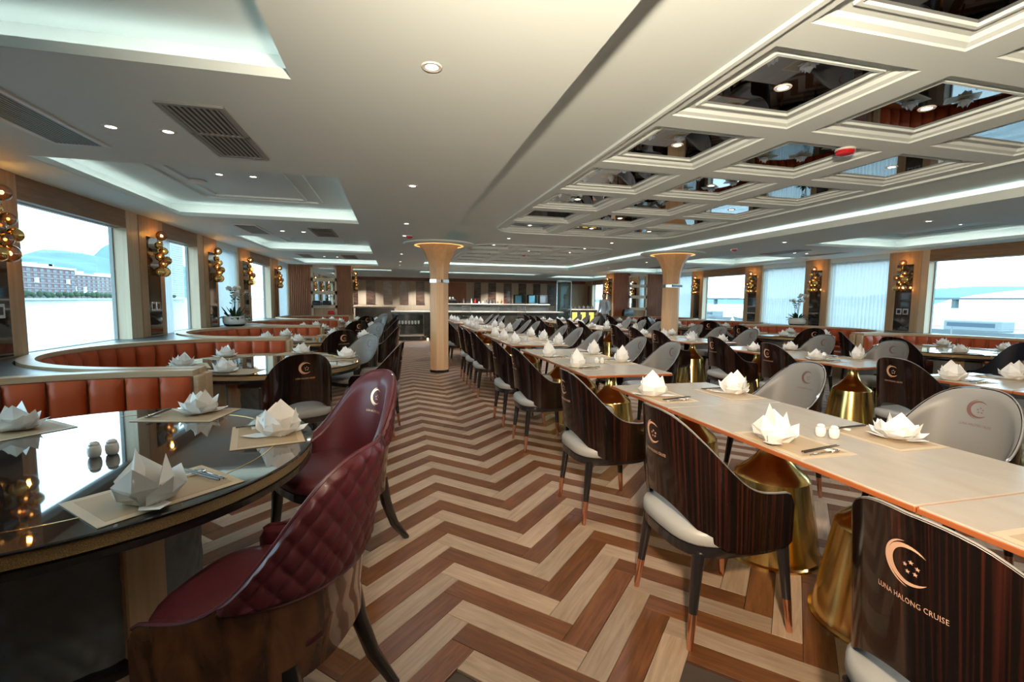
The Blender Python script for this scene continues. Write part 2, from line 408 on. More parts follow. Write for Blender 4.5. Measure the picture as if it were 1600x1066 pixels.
b = MB(); ring(b, x0, x1, y0, y1, .02, ZC+.0015, ZC+.10); ring(b, x0-.02, x1+.02, y0-.02, y1+.02, .18, ZC+.008, ZC+.016); ring(b, x0-.2, x1+.2, y0-.2, y1+.2, .02, ZC+.008, ZR)
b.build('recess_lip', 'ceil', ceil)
b = MB(); b.box(x1+.0205, x1+.025, y0, y1, ZC+.03, ZC+.075); b.box(x0+.1, x1, y1+.0205, y1+.025, ZC+.03, ZC+.075); b.build('cove_light_strip', 'led', ceil)
MB().box(x0-.025, x0-.0205, 8.35, y1, ZC+.03, ZC+.075).build('cove_light_strip', 'led', ceil)
MB().box(x0-.12, x0-.09, y0, 8.3, ZC+.02, ZC+.03).build('cove_light_strip', 'lipfill', ceil)  # added strip, no known fitting here; lifts the dark band behind the left lip
def rrect(x0, x1, y0, y1, r, n=8):
    p = []
    for cx, cy, a in ((x1-r, y0+r, -90), (x1-r, y1-r, 0), (x0+r, y1-r, 90), (x0+r, y0+r, 180)):
        p += [(cx+r*math.cos(R(a+90*k/n)), cy+r*math.sin(R(a+90*k/n))) for k in range(n+1)]
    return p
for fy0, fy1 in ((-1.45, 8.45), (10.25, 15.35)):
    b = MB(); b.sweep(rrect(1.705, 5.16, fy0, fy1, .55), .028, ZR-.022, ZR+.004, True); b.build('coffer_border', 'ceil', ceil)
def rect_ring(x, y, hx, hy, z): return [(x-hx, y-hy, z), (x+hx, y-hy, z), (x+hx, y+hy, z), (x-hx, y+hy, z)]
coffer_lamps = []
for i, (x, y, hx, hy) in enumerate(cells):
    b = MB(); b.loft([rect_ring(x, y, hx, hy, ZR), rect_ring(x, y, hx-.004, hy-.004, ZR+.012), rect_ring(x, y, hx-.035, hy-.035, ZR+.022), rect_ring(x, y, hx-.05, hy-.05, ZR+.040), rect_ring(x, y, hx-.105, hy-.105, ZR+.044), rect_ring(x, y, hx-.108, hy-.108, ZR+.030), rect_ring(x, y, hx-.128, hy-.128, ZR+.030), rect_ring(x, y, hx-.130, hy-.130, ZR+.05)], cap=False)
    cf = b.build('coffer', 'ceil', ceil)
    b = MB(); b.box(x-hx+.129, x+hx-.129, y-hy+.129, y+hy-.129, ZR+.046, ZR+.054); b.build('mirror_panel', 'cmirror', cf)
    j = i if i < 27 else i+1
    if (j % 2) == 0 or i % 7 == 3: coffer_lamps.append((x, y))
for side in (0, 1):                                                          # vents and slots
    for yv in (3.1, 7.85, 12.5):
        for xa, xb, fine in ((-1.285, -.935, 0), (-2.335, -1.99, 1)):
            ya, yb = (yv, yv+1.03)
            X0, X1 = (xa, xb) if side == 0 else (2*XM-xb, 2*XM-xa)
            v = empty('air_vent', ((X0+X1)/2, (ya+yb)/2, ZC))
            w_, l_ = (X1-X0)/2, (yb-ya)/2
            b = MB(); ring(b, -w_+.03, w_-.03, -l_+.03, l_-.03, .03, -.012, .0)
            if not fine: b.box(-w_, w_, -.012, .012, -.012, 0)
            b.build('frame', 'white' if fine else 'vent', v)
            b = MB(); b.box(-w_+.03, w_-.03, -l_+.03, l_-.03, -.003, -.001); b.build('backing', 'ventdark', v)
            ns = 12 if fine else 9
            for k in range(ns):
                xx = -w_+.03+(k+.5)*(2*w_-.06)/ns
                b = MB(); b.box(xx-.008, xx+.005, -l_+.03, l_-.03, -.010, -.004); b.build('slat', 'vent', v)
            what = ('white framed fine grille' if fine else 'grey louvred grille')
            tag(v, f'{what} in the {"left" if side == 0 else "right"} ceiling, {ORD[int((yv-3)/4.6)]} along from the camera', 'air vent', 'ceiling air vents')

# ------------------------------------------------------------------ ceiling fittings
def downlight(x, y, z, energy, label, group, spot=True, blend=.6, size=120, col=None):
    col = col or (WARM if y < 3.2 and 0 < x < 1 else NEUT)
    t = empty('downlight', (x, y, z))
    MB().lathe([(.030, -.004), (.045, -.006), (.050, 0)], 20, cap=False).build('trim_ring', 'white', t, True)
    MB().lathe([(.001, -.002), (.031, -.002)], 16, cap=False).build('lens', 'ledw', t)
    if spot:
        lamp('spot', 'SPOT', (0, 0, -.012), energy, col, t, spot_size=R(size), spot_blend=blend, shadow_soft_size=.035)
    tag(t, label, 'downlight', group); return t
for k, y in enumerate((-.05, 2.315, 4.70, 7.02, 9.35-1.0, 11.72, 14.1, 15.43)):
    downlight(.18, y, ZC, E_SPOT*(.6, 1.0, 1.0)[k] if k < 3 else E_SPOT, f'round recessed downlight over the left aisle, {ORD[k]} along', 'aisle downlights')
    downlight(2*XM-.18, y, ZC, E_SPOT*.6, f'round recessed downlight over the right aisle, {ORD[k]} along', 'aisle downlights')
for k, (x, y) in enumerate(coffer_lamps):
    downlight(x, y, ZR+.046, E_COFFER*(3.2 if y > 9.5 else 1.9 if y > 4 else 1.0), f'small spotlight in a mirrored coffer, {ORD[[c for c in coffer_lamps if c[0] == x].index((x, y))]} of its row, {["left", "middle", "right"][CX.index(x)]} row', 'coffer spotlights')
for side in (0, 1):
    for k, y in enumerate((1.0, 3.65, 5.6, 8.42, 10.4, 13.15)):
        for q, x in enumerate((-1.75, -1.43)):
            z = ZC if y in (3.65, 8.42, 13.15) else 2.69
            downlight(x if side == 0 else 2*XM-x, y, z, E_TRAY, f'small downlight in the {"left" if side == 0 else "right"} side ceiling, {ORD[k]} pair, {"outer" if q == 0 else "inner"} one', 'side ceiling downlights')
for k, (x, y) in enumerate(((2.24, 9.32), (4.49, 9.32))):
    downlight(x, y, ZR, E_COFFER, f'downlight between the two coffered fields, {["left", "right"][k]} one', 'coffer spotlights')
for k, (x, y) in enumerate(((1.0, 17.2), (3.4, 17.2), (5.8, 17.2), (1.2, 23.3), (5.2, 23.3), (-1.4, 23.3), (7.6, 17.4))):  # rear three set near the back wall to wash it with added light
    downlight(x, y, ZC, E_SPOT*13, f'downlight over the bar, {ORD[k]} of seven from the front', 'bar downlights')
def smoke_alarm(x, y, z, label, r=.055):
    t = empty('smoke_alarm', (x, y, z))
    MB().lathe([(r, 0), (r*1.05, -.012), (r*.9, -.018)], 24).build('base', 'white', t, True)
    MB().lathe([(r*.95, -.016), (r*1.0, -.03), (r*.85, -.045), (r*.4, -.052), (.002, -.053)], 24).build('dome', 'redplastic', t, True)
    tag(t, label, 'smoke alarm')
smoke_alarm(3.52, 3.13, ZR, 'large red fire alarm dome on the coffered ceiling near the camera', .07)
smoke_alarm(.257, 8.3, ZC, 'red alarm dome on the ceiling left of the first column')
smoke_alarm(6.62, 8.19, ZC, 'red alarm dome on the ceiling right of the second column')
smoke_alarm(3.40, 12.4, ZR, 'red alarm dome among the far coffers')
t = empty('smoke_detector', (-2.08, 5.95, 2.69)); MB().lathe([(.09, 0), (.095, -.012), (.07, -.026), (.002, -.028)], 24).build('housing', 'white', t, True); tag(t, 'flat white detector disc in the left ceiling tray', 'smoke detector')

# ------------------------------------------------------------------ columns
def column(x, y, label, display):
    t = empty('column', (x, y, 0))
    rp_ = .185
    prof = [(rp_, .03), (rp_, 1.82)]
    for k in range(1, 13):
        q = k/12; prof.append((rp_+.235*q**2.6, 1.82+.66*q))
    b = MB(); b.lathe(prof, 8, ang=PI/8); b.build('shaft', 'oak_col', t)
    MB().lathe([(rp_+.012, 0), (rp_+.012, .05)], 8, ang=PI/8).build('base', 'black', t)
    MB().lathe([(rp_+.006, 1.74), (rp_+.012, 1.745), (rp_+.012, 1.805), (rp_+.006, 1.81)], 8, ang=PI/8).build('metal_band', 'chrome', t)
    if display:
        d = MB(); d.box(-.14, .14, -rp_-.012, -rp_+.005, 1.75, 1.80); o = d.build('display_strip', 'screen', t); o.rotation_euler = (0, 0, R(8))
    else:
        for a in range(0, 8, 2):
            d = MB(); d.box(-.03, .03, -rp_-.003, -rp_+.01, 1.746, 1.804); o = d.build('band_insert', 'screen', t); o.rotation_euler = (0, 0, a*PI/4+.3)
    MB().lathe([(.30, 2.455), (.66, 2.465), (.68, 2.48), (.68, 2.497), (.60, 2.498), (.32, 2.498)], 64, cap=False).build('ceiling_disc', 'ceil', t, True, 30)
    MB().lathe([(.43, 2.452), (.47, 2.45), (.47, 2.456), (.43, 2.456)], 48, cap=False).build('uplight_ring', emit('amber_ring', (1, .62, .2), 1.0), t)
    tag(t, label, 'column')
column(.85, 9.3, 'oak clad column flaring into a round ceiling disc beside the left aisle', False)
column(5.97, 9.35, 'oak clad column with a black display strip among the right hand tables', True)

# ------------------------------------------------------------------ side walls
GX = .17                                              # depth of the window reveals
NW = [0]
def sconce(loc, rz, label):
    """amber globes on brass rods; local +x points into the room"""
    t = empty('wall_sconce', loc, rz)
    P = [(.10, .02, 2.27, .068), (.09, -.05, 2.13, .05), (.10, .07, 2.06, .055), (.11, -.075, 1.97, .06), (.12, .10, 1.93, .062), (.12, -.01, 1.88, .058), (.10, .06, 1.77, .075), (.10, -.07, 1.76, .07), (.09, .00, 2.00, .045)]
    MB().tube([(.06, 0, 1.74), (.06, .02, 1.9), (.06, -.02, 2.1), (.06, .01, 2.28)], .008, 6).build('stem', 'brass', t, True)
    for k, (x, y, z, r) in enumerate(P):
        MB().tube([(.06, 0, z-.02), (x, y, z)], .004, 5).build('arm', 'brass', t)
        gl = MB().sphere((x, y, z), r, 14, 9).build('globe', 'amber' if k % 3 != 1 else 'brass', t, True, 0)
        if k % 3 != 1: MB().sphere((x, y, z), .012, 8, 6).build('bulb', 'bulb', gl, True, 0)
    MB().box(0, .062, -.02, .02, 1.98, 2.04).build('wall_mount', 'brass', t)
    lamp('glow', 'POINT', (.10, .02, 2.27), E_SCONCE, WARM2, t, shadow_soft_size=.014)
    lamp('glow', 'POINT', (.10, .06, 1.77), E_SCONCE, WARM2, t, shadow_soft_size=.014)
    tag(t, label, 'wall lamp', 'amber globe wall lamps'); return t
def curtain(b_, x, ya, yb, z0, z1, amp=.022, wl=.085):
    n = max(12, int((yb-ya)/wl*8))
    ph = random.random()*6
    def fn(u, v):
        y = ya+(yb-ya)*u; a = amp*(.55+.45*(1-v))*(1+.25*math.sin(y*3.1+ph))
        return (x+a*math.sin(2*PI*(y-ya)/wl+.5*math.sin(y*7+ph)), y, z0+(z1-z0)*v)
    b_.grid(fn, n, 5)
def side_wall(name, X, sgn, segs):
    """sgn=+1: room lies towards +X. segs: (kind, y0, y1)"""
    w = struct(name)
    xg = X-sgn*GX; xo = xg-sgn*.012
    for y0 in (-2.2,):
        MB().box(X-sgn*.26, X-sgn*.02, -2.2, YB, -.05, .84).build('wall_base', 'oak', w)
        MB().box(X-sgn*.26, X-sgn*.02, -2.2, YB, 2.40, 2.75).build('wall_head', 'ceil', w)
    for seg in segs:
        kind, a, c = seg[:3]
        if kind == 'P':                                   # pillar: pale jamb panel, oak pilaster, smoked mirror strip
            seam = seg[3]; m0, m1 = seg[4:6]
            MB().box(xo, X, a, c, .84, ZC).build('jamb_panel', 'oak_light', w)
            pp = MB().box(X-sgn*.01, X+sgn*.012, seam, c, .865, ZC, .004).build('pilaster', 'oak', w)
            MB().box(X, X+sgn*.018, m0, m1, .88, 2.24).build('mirror_strip', 'mirror', pp)
            if len(seg) > 6 and seg[6]:
                for q in (0, 1):
                    y_ = m0+.03+q*.13
                    MB().box(X+sgn*.018, X+sgn*.028, y_, y_+.11, 1.22, 1.34, .004).build('socket_plate', 'chrome', pp)
                    MB().box(X+sgn*.028, X+sgn*.031, y_+.025, y_+.085, 1.245, 1.315).build('socket_insert', 'screen', pp)
        if kind in 'WCH':
            NW[0] += 1
            wn = struct(f'window_{NW[0]}')
            MB().box(xg-sgn*.006, xg+sgn*.006, a-.02, c+.02, .84, 2.42).build('pane', 'glass', wn)
            b = MB()
            for y_ in (a-.012, c-.018): b.box(xg-sgn*.02, xg+sgn*.02, y_, y_+.03, .84, 2.42)
            b.box(xg-sgn*.02, xg+sgn*.02, a, c, .84, .87); b.box(xg-sgn*.02, xg+sgn*.02, a, c, 2.36, 2.42)
            b.build('frame', 'vent', wn)
            MB().box(xg+sgn*.02, X, a, c, .842, .864).build('sill', 'ledge', wn)
            if kind in 'WH':
                MB().box(X-sgn*.10, X+sgn*.0, a, c, 2.28, ZC).build('valance', 'oak_dark', wn)
                MB().box(xg+sgn*.01, X-sgn*.10, a, c, 2.27, 2.29).build('head_lining', 'white', wn)
            if kind in 'CH':
                y2 = c if kind == 'C' else seg[3]
                b = MB(); curtain(b, X-sgn*.06, a+.005, y2-.005, .867, 2.495 if kind == 'C' else 2.495)
                o = b.build('sheer_curtain', 'curtain', None, True, 0)
                tag(o, f'sheer white pleated curtain on the {"left" if sgn > 0 else "right"} side, {seg[-1]}', 'curtain', 'sheer curtains')
    return w
left = [('W', 1.2, 3.5), ('P', 3.5, 5.27, 4.3, 4.74, 5.08, 1), ('W', 5.27, 7.07), ('P', 7.07, 8.02, 7.35, 7.53, 7.87, 1),
        ('H', 8.02, 9.3, 8.40, 'drawn back behind the first lamp pillar'), ('P', 9.3, 10.19, 9.55, 9.73, 10.07),
        ('C', 10.19, 11.5, 'behind the orchid bowl'), ('P', 11.5, 12.35, 11.52, 11.78, 12.12), ('W', 12.35, 14.2), ('P', 14.2, 15.1, 14.45, 14.62, 14.96),
        ('C', 15.1, 16.5, 'next to the slatted screen'), ('P', 16.5, 20, 17, 18, 18.3), ('C', 20, 21.5, 'beside the far bar wall'), ('P', 21.5, YB, 21.6, 22, 22.3), ('P', -2.2, 1.2, -1, 0, .4)]
wl = side_wall('wall_left', XL, 1, left)
right = [('W', 2.2, 4.3), ('P', 4.3, 5.1, 4.4, 4.6, 4.9), ('W', 5.1, 7.07), ('P', 7.07, 7.84, 7.20, 7.34, 7.66, 1), ('C', 7.84, 9.26, 'nearest the big right hand window'),
         ('P', 9.26, 9.94, 9.28, 9.44, 9.76), ('C', 9.94, 11.40, 'behind the right hand orchid'), ('P', 11.40, 12.08, 11.42, 11.58, 11.90), ('W', 12.08, 14.05), ('P', 14.05, 14.68, 14.07, 14.2, 14.5),
         ('C', 14.68, 16.5, 'next to the right slatted screen'), ('P', 16.5, 18.0, 17, 17.1, 17.3), ('C', 18.0, 20.9, 'behind the standing person'), ('P', 20.9, 22.0, 21.0, 21.3, 21.7), ('W', 22.0, 23.3), ('P', 23.3, YB, 23.4, 23.6, 23.9), ('P', -2.2, 2.2, -1, 0, .4)]
wr = side_wall('wall_right', XR, -1, right)
wb = struct('wall_front')
MB().box(XL-.4, XR+.4, -2.3, -2.2, 0, 2.75).build('plaster', 'oak_light', wb)
for k, (y, n_) in enumerate(((4.91, 'at the left edge of the picture'), (7.70, 'between the large and the curtained window'), (9.9, 'left of the orchid'), (11.95, 'right of the orchid'), (14.79, 'nearest the slatted screen'))):
    sconce((XL+.018, y, 0), 0, f'amber globe lamp on the left wall, {n_}')
for k, (y, n_) in enumerate(((7.50, 'beside the large window'), (9.60, 'between the two curtains'), (11.74, 'left of the orchid'), (14.35, 'left of the small window'), (21.5, 'beyond the standing person'))):
    sconce((XR-.018, y, 0), PI, f'amber globe lamp on the right wall, {n_}')

# ------------------------------------------------------------------ slatted screens with mirrored shelves
def screen(X0, X1, s0, s1, label, flip):
    """oak block at Y 16.5..17.2, redwood slats either side of an open shelf unit (s0..s1)"""
    t = empty('slatted_screen', ((X0+X1)/2, 16.5, 0)); ox = (X0+X1)/2
    MB().box(X0-ox, X1-ox, .06, .7, 0, ZC).build('core', 'oak', t)
    n = 0
    for a, c in ((X0, s0), (s1, X1)):
        k = int((c-a)/.052)
        for i in range(k):
            x = a+(i+.5)*(c-a)/k-ox
            MB().box(x-.017, x+.017, 0, .06, .86, ZC).build('slat', 'slat', t)
        MB().box(a-ox, c-ox, .045, .062, .86, ZC).build('slat_backing', 'oak_dark', t)
    a, c = s0-ox, s1-ox
    f = MB(); f.box(a, a+.06, -.03, .06, .5, ZC); f.box(c-.06, c, -.03, .06, .5, ZC)
    for z0, z1 in ((.5, .86), (1.10, 1.20), (1.55, 1.66), (1.97, 2.08), (2.41, ZC)): f.box(a, c, -.03, .06, z0, z1)
    f.build('shelf_frame', 'oak_light', t)
    for z0, z1 in ((1.20, 1.55), (1.66, 1.97), (2.08, 2.41)): MB().box(a+.06, c-.06, .04, .058, z0, z1).build('mirror_panel', 'dmirror', t)
    xe, d = (X1-ox, 1) if not flip else (X0-ox, -1)
    MB().box(xe, xe+d*.012, .16, .55, .88, 2.3).build('mirror_strip', 'mirror', t)
    tag(t, label, 'screen'); return t
screen(-3.29, -1.37, -2.62, -1.83, 'redwood slatted screen with mirrored shelves at the end of the left wall', False)
screen(8.10, 10.19, 8.70, 9.49, 'redwood slatted screen with mirrored shelves at the end of the right wall', True)
sconce((-1.355, 16.86, 0), 0, 'amber globe lamp on the end of the left slatted screen')
sconce((8.085, 16.86, 0), PI, 'amber globe lamp on the end of the right slatted screen')

# ------------------------------------------------------------------ booths along the windows
RB = 1.40
YBOOTH = [2.46, 5.50, 8.54, 11.58, 14.62]
def upath(r, xe, n=40, xc=-1.75):
    """U open towards +X: near arm, half circle, far arm"""
    p = [(xe, -r), ((xe+xc)/2, -r)]
    p += [(xc+r*math.cos(R(-90-180*k/n)), r*math.sin(R(-90-180*k/n))) for k in range(n+1)]
    p += [((xe+xc)/2, r), (xe, r)]
    return p
def resample(path, step):
    out = []; L = [0]
    for i in range(1, len(path)): L.append(L[-1]+math.dist(path[i], path[i-1]))
    def at(s):
        for i in range(1, len(path)):
            if s <= L[i] or i == len(path)-1:
                t_ = (s-L[i-1])/max(1e-9, L[i]-L[i-1]); return (path[i-1][0]+(path[i][0]-path[i-1][0])*t_, path[i-1][1]+(path[i][1]-path[i-1][1])*t_)
    return at, L[-1]
def booth(yc, side, idx):
    xe = -1.43 if side == 0 else -1.60
    t = empty('booth', (0, yc, 0) if side == 0 else (2*XM, yc, 0))
    if side: t.rotation_euler = (0, 0, PI)
    xe_b = xe
    MB().sweep(upath(RB+.048, xe_b), .112, .845, .885).build('cap_rail', 'oak_mid', t, True, 35)
    MB().sweep(upath(RB+.05, xe_b+.0), .07, 0, .845).build('outer_panel', 'oak', t, True, 35)
    for s_ in (-1, 1):
        MB().box(xe_b-.005, xe_b+.045, s_*(RB+.048)-.056, s_*(RB+.048)+.056, 0, .846, .012).build('end_post', 'oak_mid', t)
    MB().sweep(upath(RB-.235, xe_b-.02), .46, .39, .47).build('seat_cushion', 'red', t, True, 35)
    MB().sweep(upath(RB-.20, xe_b-.03), .36, 0, .39).build('seat_base', 'oak', t, True, 35)
    at, L = resample(upath(RB, xe_b-.01), .3)
    n = 24; w = L/n
    for k in range(n):
        b = MB()
        def fn(u, v):
            s = (k+.02+.96*u)*w; p = at(s); q = at(min(L, s+.01)); p_ = at(max(0, s-.01))
            d = Vector((q[0]-p_[0], q[1]-p_[1], 0)).normalized(); nrm = Vector((-d.y, d.x, 0))
            if nrm.dot(Vector((-1.0-p[0], 0-p[1], 0))) < 0: nrm = -nrm
            e = (1-abs(2*u-1)**5)*(1-abs(2*v-1)**7)
            o_ = .004+.055*e**.5*(.85+.15*math.sin(PI*u))
            z = .475+.365*v
            return (p[0]+nrm.x*o_, p[1]+nrm.y*o_, z)
        b.grid(fn, 8, 6); b.build('back_panel', 'red', t, True, 0)
    tag(t, f'curved rust leather booth under the {"left" if side == 0 else "right"} windows, {ORD[idx]} from the camera', 'booth', 'window booths'); return t
for i, yc in enumerate(YBOOTH):
    booth(yc, 0, i)
    if i >= 1: booth(yc, 1, i)
for side in (0, 1):
    b = MB(); X = XL if side == 0 else XR; sg = 1 if side == 0 else -1
    for yc in YBOOTH:
        r_ = 1.52; pr = None
        for k in range(41):
            y = yc-r_+2*r_*k/40; dx = math.sqrt(max(0, r_*r_-(y-yc)**2)); x = -1.75-dx
            x = max(x, XL+.005) if False else x
            x = x if side == 0 else 2*XM-x
            if pr:
                b.quad((X+sg*.02, pr[1], .865), (pr[0], pr[1], .865), (x, y, .865), (X+sg*.02, y, .865))
                b.quad((pr[0], pr[1], .865), (pr[0], pr[1], .82), (x, y, .82), (x, y, .865))
            pr = (x, y)
    yy0 = YBOOTH[0]-1.52; yy1 = YBOOTH[-1]+1.52
    b.quad((X+sg*.02, -2.1, .865), (X+sg*1.2, -2.1, .865), (X+sg*1.2, yy0, .865), (X+sg*.02, yy0, .865))
    b.quad((X+sg*.02, yy1, .865), (X+sg*1.54, yy1, .865), (X+sg*1.54, 16.46, .865), (X+sg*.02, 16.46, .865))
    o = b.build('slate_ledge', 'ledge'); tag(o, f'dark slate ledge running under the {"left" if side == 0 else "right"} windows behind the booths', 'ledge')

# ------------------------------------------------------------------ chairs
def interp(tab, s):
    s = abs(s)
    for (a, va), (c, vc) in zip(tab, tab[1:]):
        if s <= c:
            t_ = (s-a)/(c-a); t_ = t_*t_*(3-2*t_) if False else t_
            return va+(vc-va)*t_
    return tab[-1][1]
class Plan:
    def __init__(s, ax, ay, xf, yf, n=2.6):
        p = []
        for k in range(61):
            t_ = PI/2*k/60; p.append((-ax*math.cos(t_)**(2/n), ay*math.sin(t_)**(2/n)))
        p += [(xf*k/10, ay+(yf-ay)*k/10) for k in range(1, 11)]
        s.p = p; s.L = [0]
        for i in range(1, len(p)): s.L.append(s.L[-1]+math.dist(p[i], p[i-1]))
        s.S = s.L[-1]
    def at(s, q):
        sg = -1 if q < 0 else 1; q = min(abs(q), s.S-1e-6)
        for i in range(1, len(s.p)):
            if q <= s.L[i]:
                t_ = (q-s.L[i-1])/max(1e-9, s.L[i]-s.L[i-1]); return s.p[i-1][0]+(s.p[i][0]-s.p[i-1][0])*t_, sg*(s.p[i-1][1]+(s.p[i][1]-s.p[i-1][1])*t_)
    def pos(s, q, z, off=0, lean=.14):
        q = max(-s.S, min(s.S, q)); a = s.at(q-.006); c = s.at(q+.006); p = s.at(q)
        d = Vector((c[0]-a[0], c[1]-a[1], 0)).normalized(); nrm = Vector((-d.y, d.x, 0))
        w = max(0, 1-abs(q)/(s.S*.85))
        k = max(0, z-.45)
        return (p[0]+nrm.x*off-lean*w*k, p[1]+nrm.y*off*1, z)
def smooth_tab(tab):
    """cubic-ish resample for soft outlines"""
    out = []
    n = 60; S = tab[-1][0]
    for i in range(n+1):
        s = S*i/n; acc = 0; ws = 0
        for d in (-.04, -.02, 0, .02, .04): q = abs(s+d); acc += interp(tab, min(q, S)); ws += 1
        out.append((s, acc/ws))
    return out
def text_mesh(body):
    cu = bpy.data.curves.new('lettering', 'FONT'); cu.body = body; cu.align_x = 'CENTER'; cu.size = 1; cu.resolution_u = 2; cu.space_character = 1.05
    o = bpy.data.objects.new('lettering', cu); COL.objects.link(o)
    dg = bpy.context.evaluated_depsgraph_get(); me = bpy.data.meshes.new_from_object(o.evaluated_get(dg))
    v = [tuple(p.co) for p in me.vertices]; f = [tuple(p.vertices) for p in me.polygons]
    bpy.data.objects.remove(o); bpy.data.meshes.remove(me)
    return v, f
TXT = text_mesh('LUNA HALONG CRUISE')
def logo2d():
    """flat emblem: two crescents, a cluster of stars and the lettering, centred on (0,0) in metres"""
    v, f = [], []
    def arc(r, a0, a1, tmax, cx=0, cy=0, n=30):
        i = len(v)
        for k in range(n+1):
            a = R(a0+(a1-a0)*k/n); t_ = tmax*math.sin(PI*k/n)**.7
            v.append((cx+r*math.cos(a), cy+r*math.sin(a))); v.append((cx+(r-t_-.0004)*math.cos(a), cy+(r-t_-.0004)*math.sin(a)))
        for k in range(n): j = i+2*k; f.append((j, j+1, j+3, j+2))
    arc(.053, 95, 268, .006); arc(.047, 40, 322, .0125)
    for k in range(5):
        a = R(90+72*k); cx, cy = .008+.013*math.cos(a), -.004+.013*math.sin(a); i = len(v)
        v.append((cx, cy))
        for q in range(10):
            r_ = .0058 if q % 2 == 0 else .0026; v.append((cx+r_*math.cos(R(90+36*q)), cy+r_*math.sin(R(90+36*q))))
        for q in range(10): f.append((i, i+1+q, i+1+(q+1) % 10))
    i = len(v); xs = [p[0] for p in TXT[0]]; k_ = .15/(max(xs)-min(xs)); mx = (max(xs)+min(xs))/2
    v += [((p[0]-mx)*k_, p[1]*k_*1.35-.092) for p in TXT[0]]; f += [tuple(i+q for q in ff) for ff in TXT[1]]
    return v, f
LOGO = logo2d()
def chair_model(name, top, bot, plan, outer, inner, seatmat, legkind, logo_out, logo_in, lean=.14, quilt=False, th=.03, zlogo=.855, seat_h=.50):
    t = empty(name)
    top = smooth_tab(top); bot = smooth_tab(bot); S = plan.S
    nu, nv = 56, 8
    def edge(q):                        # rounds the front ends of the arms
        d = S-abs(q); return 0 if d > .05 else .05*(1-math.sqrt(max(0, 1-((.05-d)/.05)**2)))
    TOP = lambda q: interp(top, q)-edge(q)
    BOT = lambda q: interp(bot, q)+edge(q)*.4
    zq = .605
    def surf(off, z0f, z1f):
        def fn(u, v):
            q = (2*u-1)*S; z0 = z0f(q); z1 = z1f(q); z = z0+(z1-z0)*v
            return (*plan.pos(q, z, off, lean), q, z)
        return fn
    b = MB(); b.grid(surf(0, BOT, TOP if not quilt else (lambda q: min(TOP(q), zq+.01))), nu, nv)
    b.grid(surf(-.012, BOT, TOP if not quilt else (lambda q: min(TOP(q), zq+.01))), nu, 2)
    def rim(u, v):
        q = (2*u-1)*S; return plan.pos(q, BOT(q), -.012*v, lean)
    b.grid(rim, nu, 1)
    def rim2(u, v):
        q = (2*u-1)*S; return plan.pos(q, TOP(q), -.012*v, lean)
    b.grid(rim2, nu, 1)
    b.build('back_shell', outer, t, True, 50)
    b = MB()
    def pad(u, v):
        q = (2*u-1)*S; z0 = max(BOT(q)+.005, .44); z1 = TOP(q)-.003; z = z0+(z1-z0)*v
        e = min(1, (1-abs(2*u-1))*12)**.5*min(1, (1-v)*9)**.5
        return plan.pos(q, z, -.010-(th-.010)*e, lean)
    b.grid(pad, nu, 14)
    def padrim(u, v):
        q = (2*u-1)*S; return plan.pos(q, TOP(q)-.003+.006*math.sin(PI*v), -.012*v+.001, lean)
    b.grid(padrim, nu, 3)
    b.build('inner_pad', inner, t, True, 60)
    if quilt:
        qs = max(q_/200 for q_ in range(0, int(S*200)) if interp(top, q_/200) > zq+.012)
        b = MB()
        def qf(u, v):
            q = (2*u-1)*qs; z1 = TOP(q); z = zq+(z1-zq)*v
            p_, r_ = q/.062, z/.085
            e = min(1, v*14, (1-v)*14, (1-abs(2*u-1))*20)
            h = (abs(math.sin(PI*(p_+r_)/1))*abs(math.sin(PI*(p_-r_)/1)))**.32
            return plan.pos(q, z, .004+e*(.003+.013*h), lean)
        b.grid(qf, 190, 60); b.build('quilted_back', inner, t, True, 0)
        b = MB(); b.tube([plan.pos((2*k/60-1)*qs, zq, .004, lean) for k in range(61)], .005, 6); b.tube([plan.pos((2*k/60-1)*S*.98, TOP((2*k/60-1)*S*.98), -.004, lean) for k in range(61)], .006, 6); b.build('piping', inner, t, True)
    # seat
    def seat_ring(k, z, n=32):
        out = []
        for j in range(n):
            a = 2*PI*j/n; c_, s_ = math.cos(a), math.sin(a); e = 2/3.2
            out.append((-.005+k*.275*math.copysign(abs(c_)**e, c_), k*.255*math.copysign(abs(s_)**e, s_), z))
        return out
    MB().loft([seat_ring(.93, .425), seat_ring(1.0, .44), seat_ring(1.0, seat_h-.022), seat_ring(.965, seat_h-.006), seat_ring(.80, seat_h+.008), seat_ring(.3, seat_h+.015)]).build('seat', seatmat, t, True, 60)
    MB().loft([seat_ring(.90, .375), seat_ring(.965, .385), seat_ring(.965, .426)]).build('seat_frame', 'black', t, True, 60)
    for sx_, sy_ in ((-1, -1), (-1, 1), (1, -1), (1, 1)):
        if legkind == 'taper':
            x0_, y0_, x1_, y1_ = sx_*.205, sy_*.195, sx_*.245, sy_*.222
            f_ = .38
            P = lambda q: (x0_+(x1_-x0_)*q, y0_+(y1_-y0_)*q, .395*(1-q))
            lg = MB().tube([P(0), P(1-f_)], [.026, .018], 12).build('leg', 'black', t, True)
            MB().tube([P(1-f_), P(.995), P(1)], [.0185, .0125, .012], 12).build('copper_tip', 'copper', lg, True)
        else:
            kx = .10 if sx_ < 0 else .03
            path = [(sx_*.20, sy_*.20, .40), (sx_*(.20+kx*.25), sy_*.205, .26), (sx_*(.20+kx*.75), sy_*.21, .12), (sx_*(.20+kx*1.5), sy_*.215, .012), (sx_*(.20+kx*1.6), sy_*.215, 0)]
            MB().tube(path, [.034, .030, .025, .019, .018], 10).build('leg', 'black', t, True)
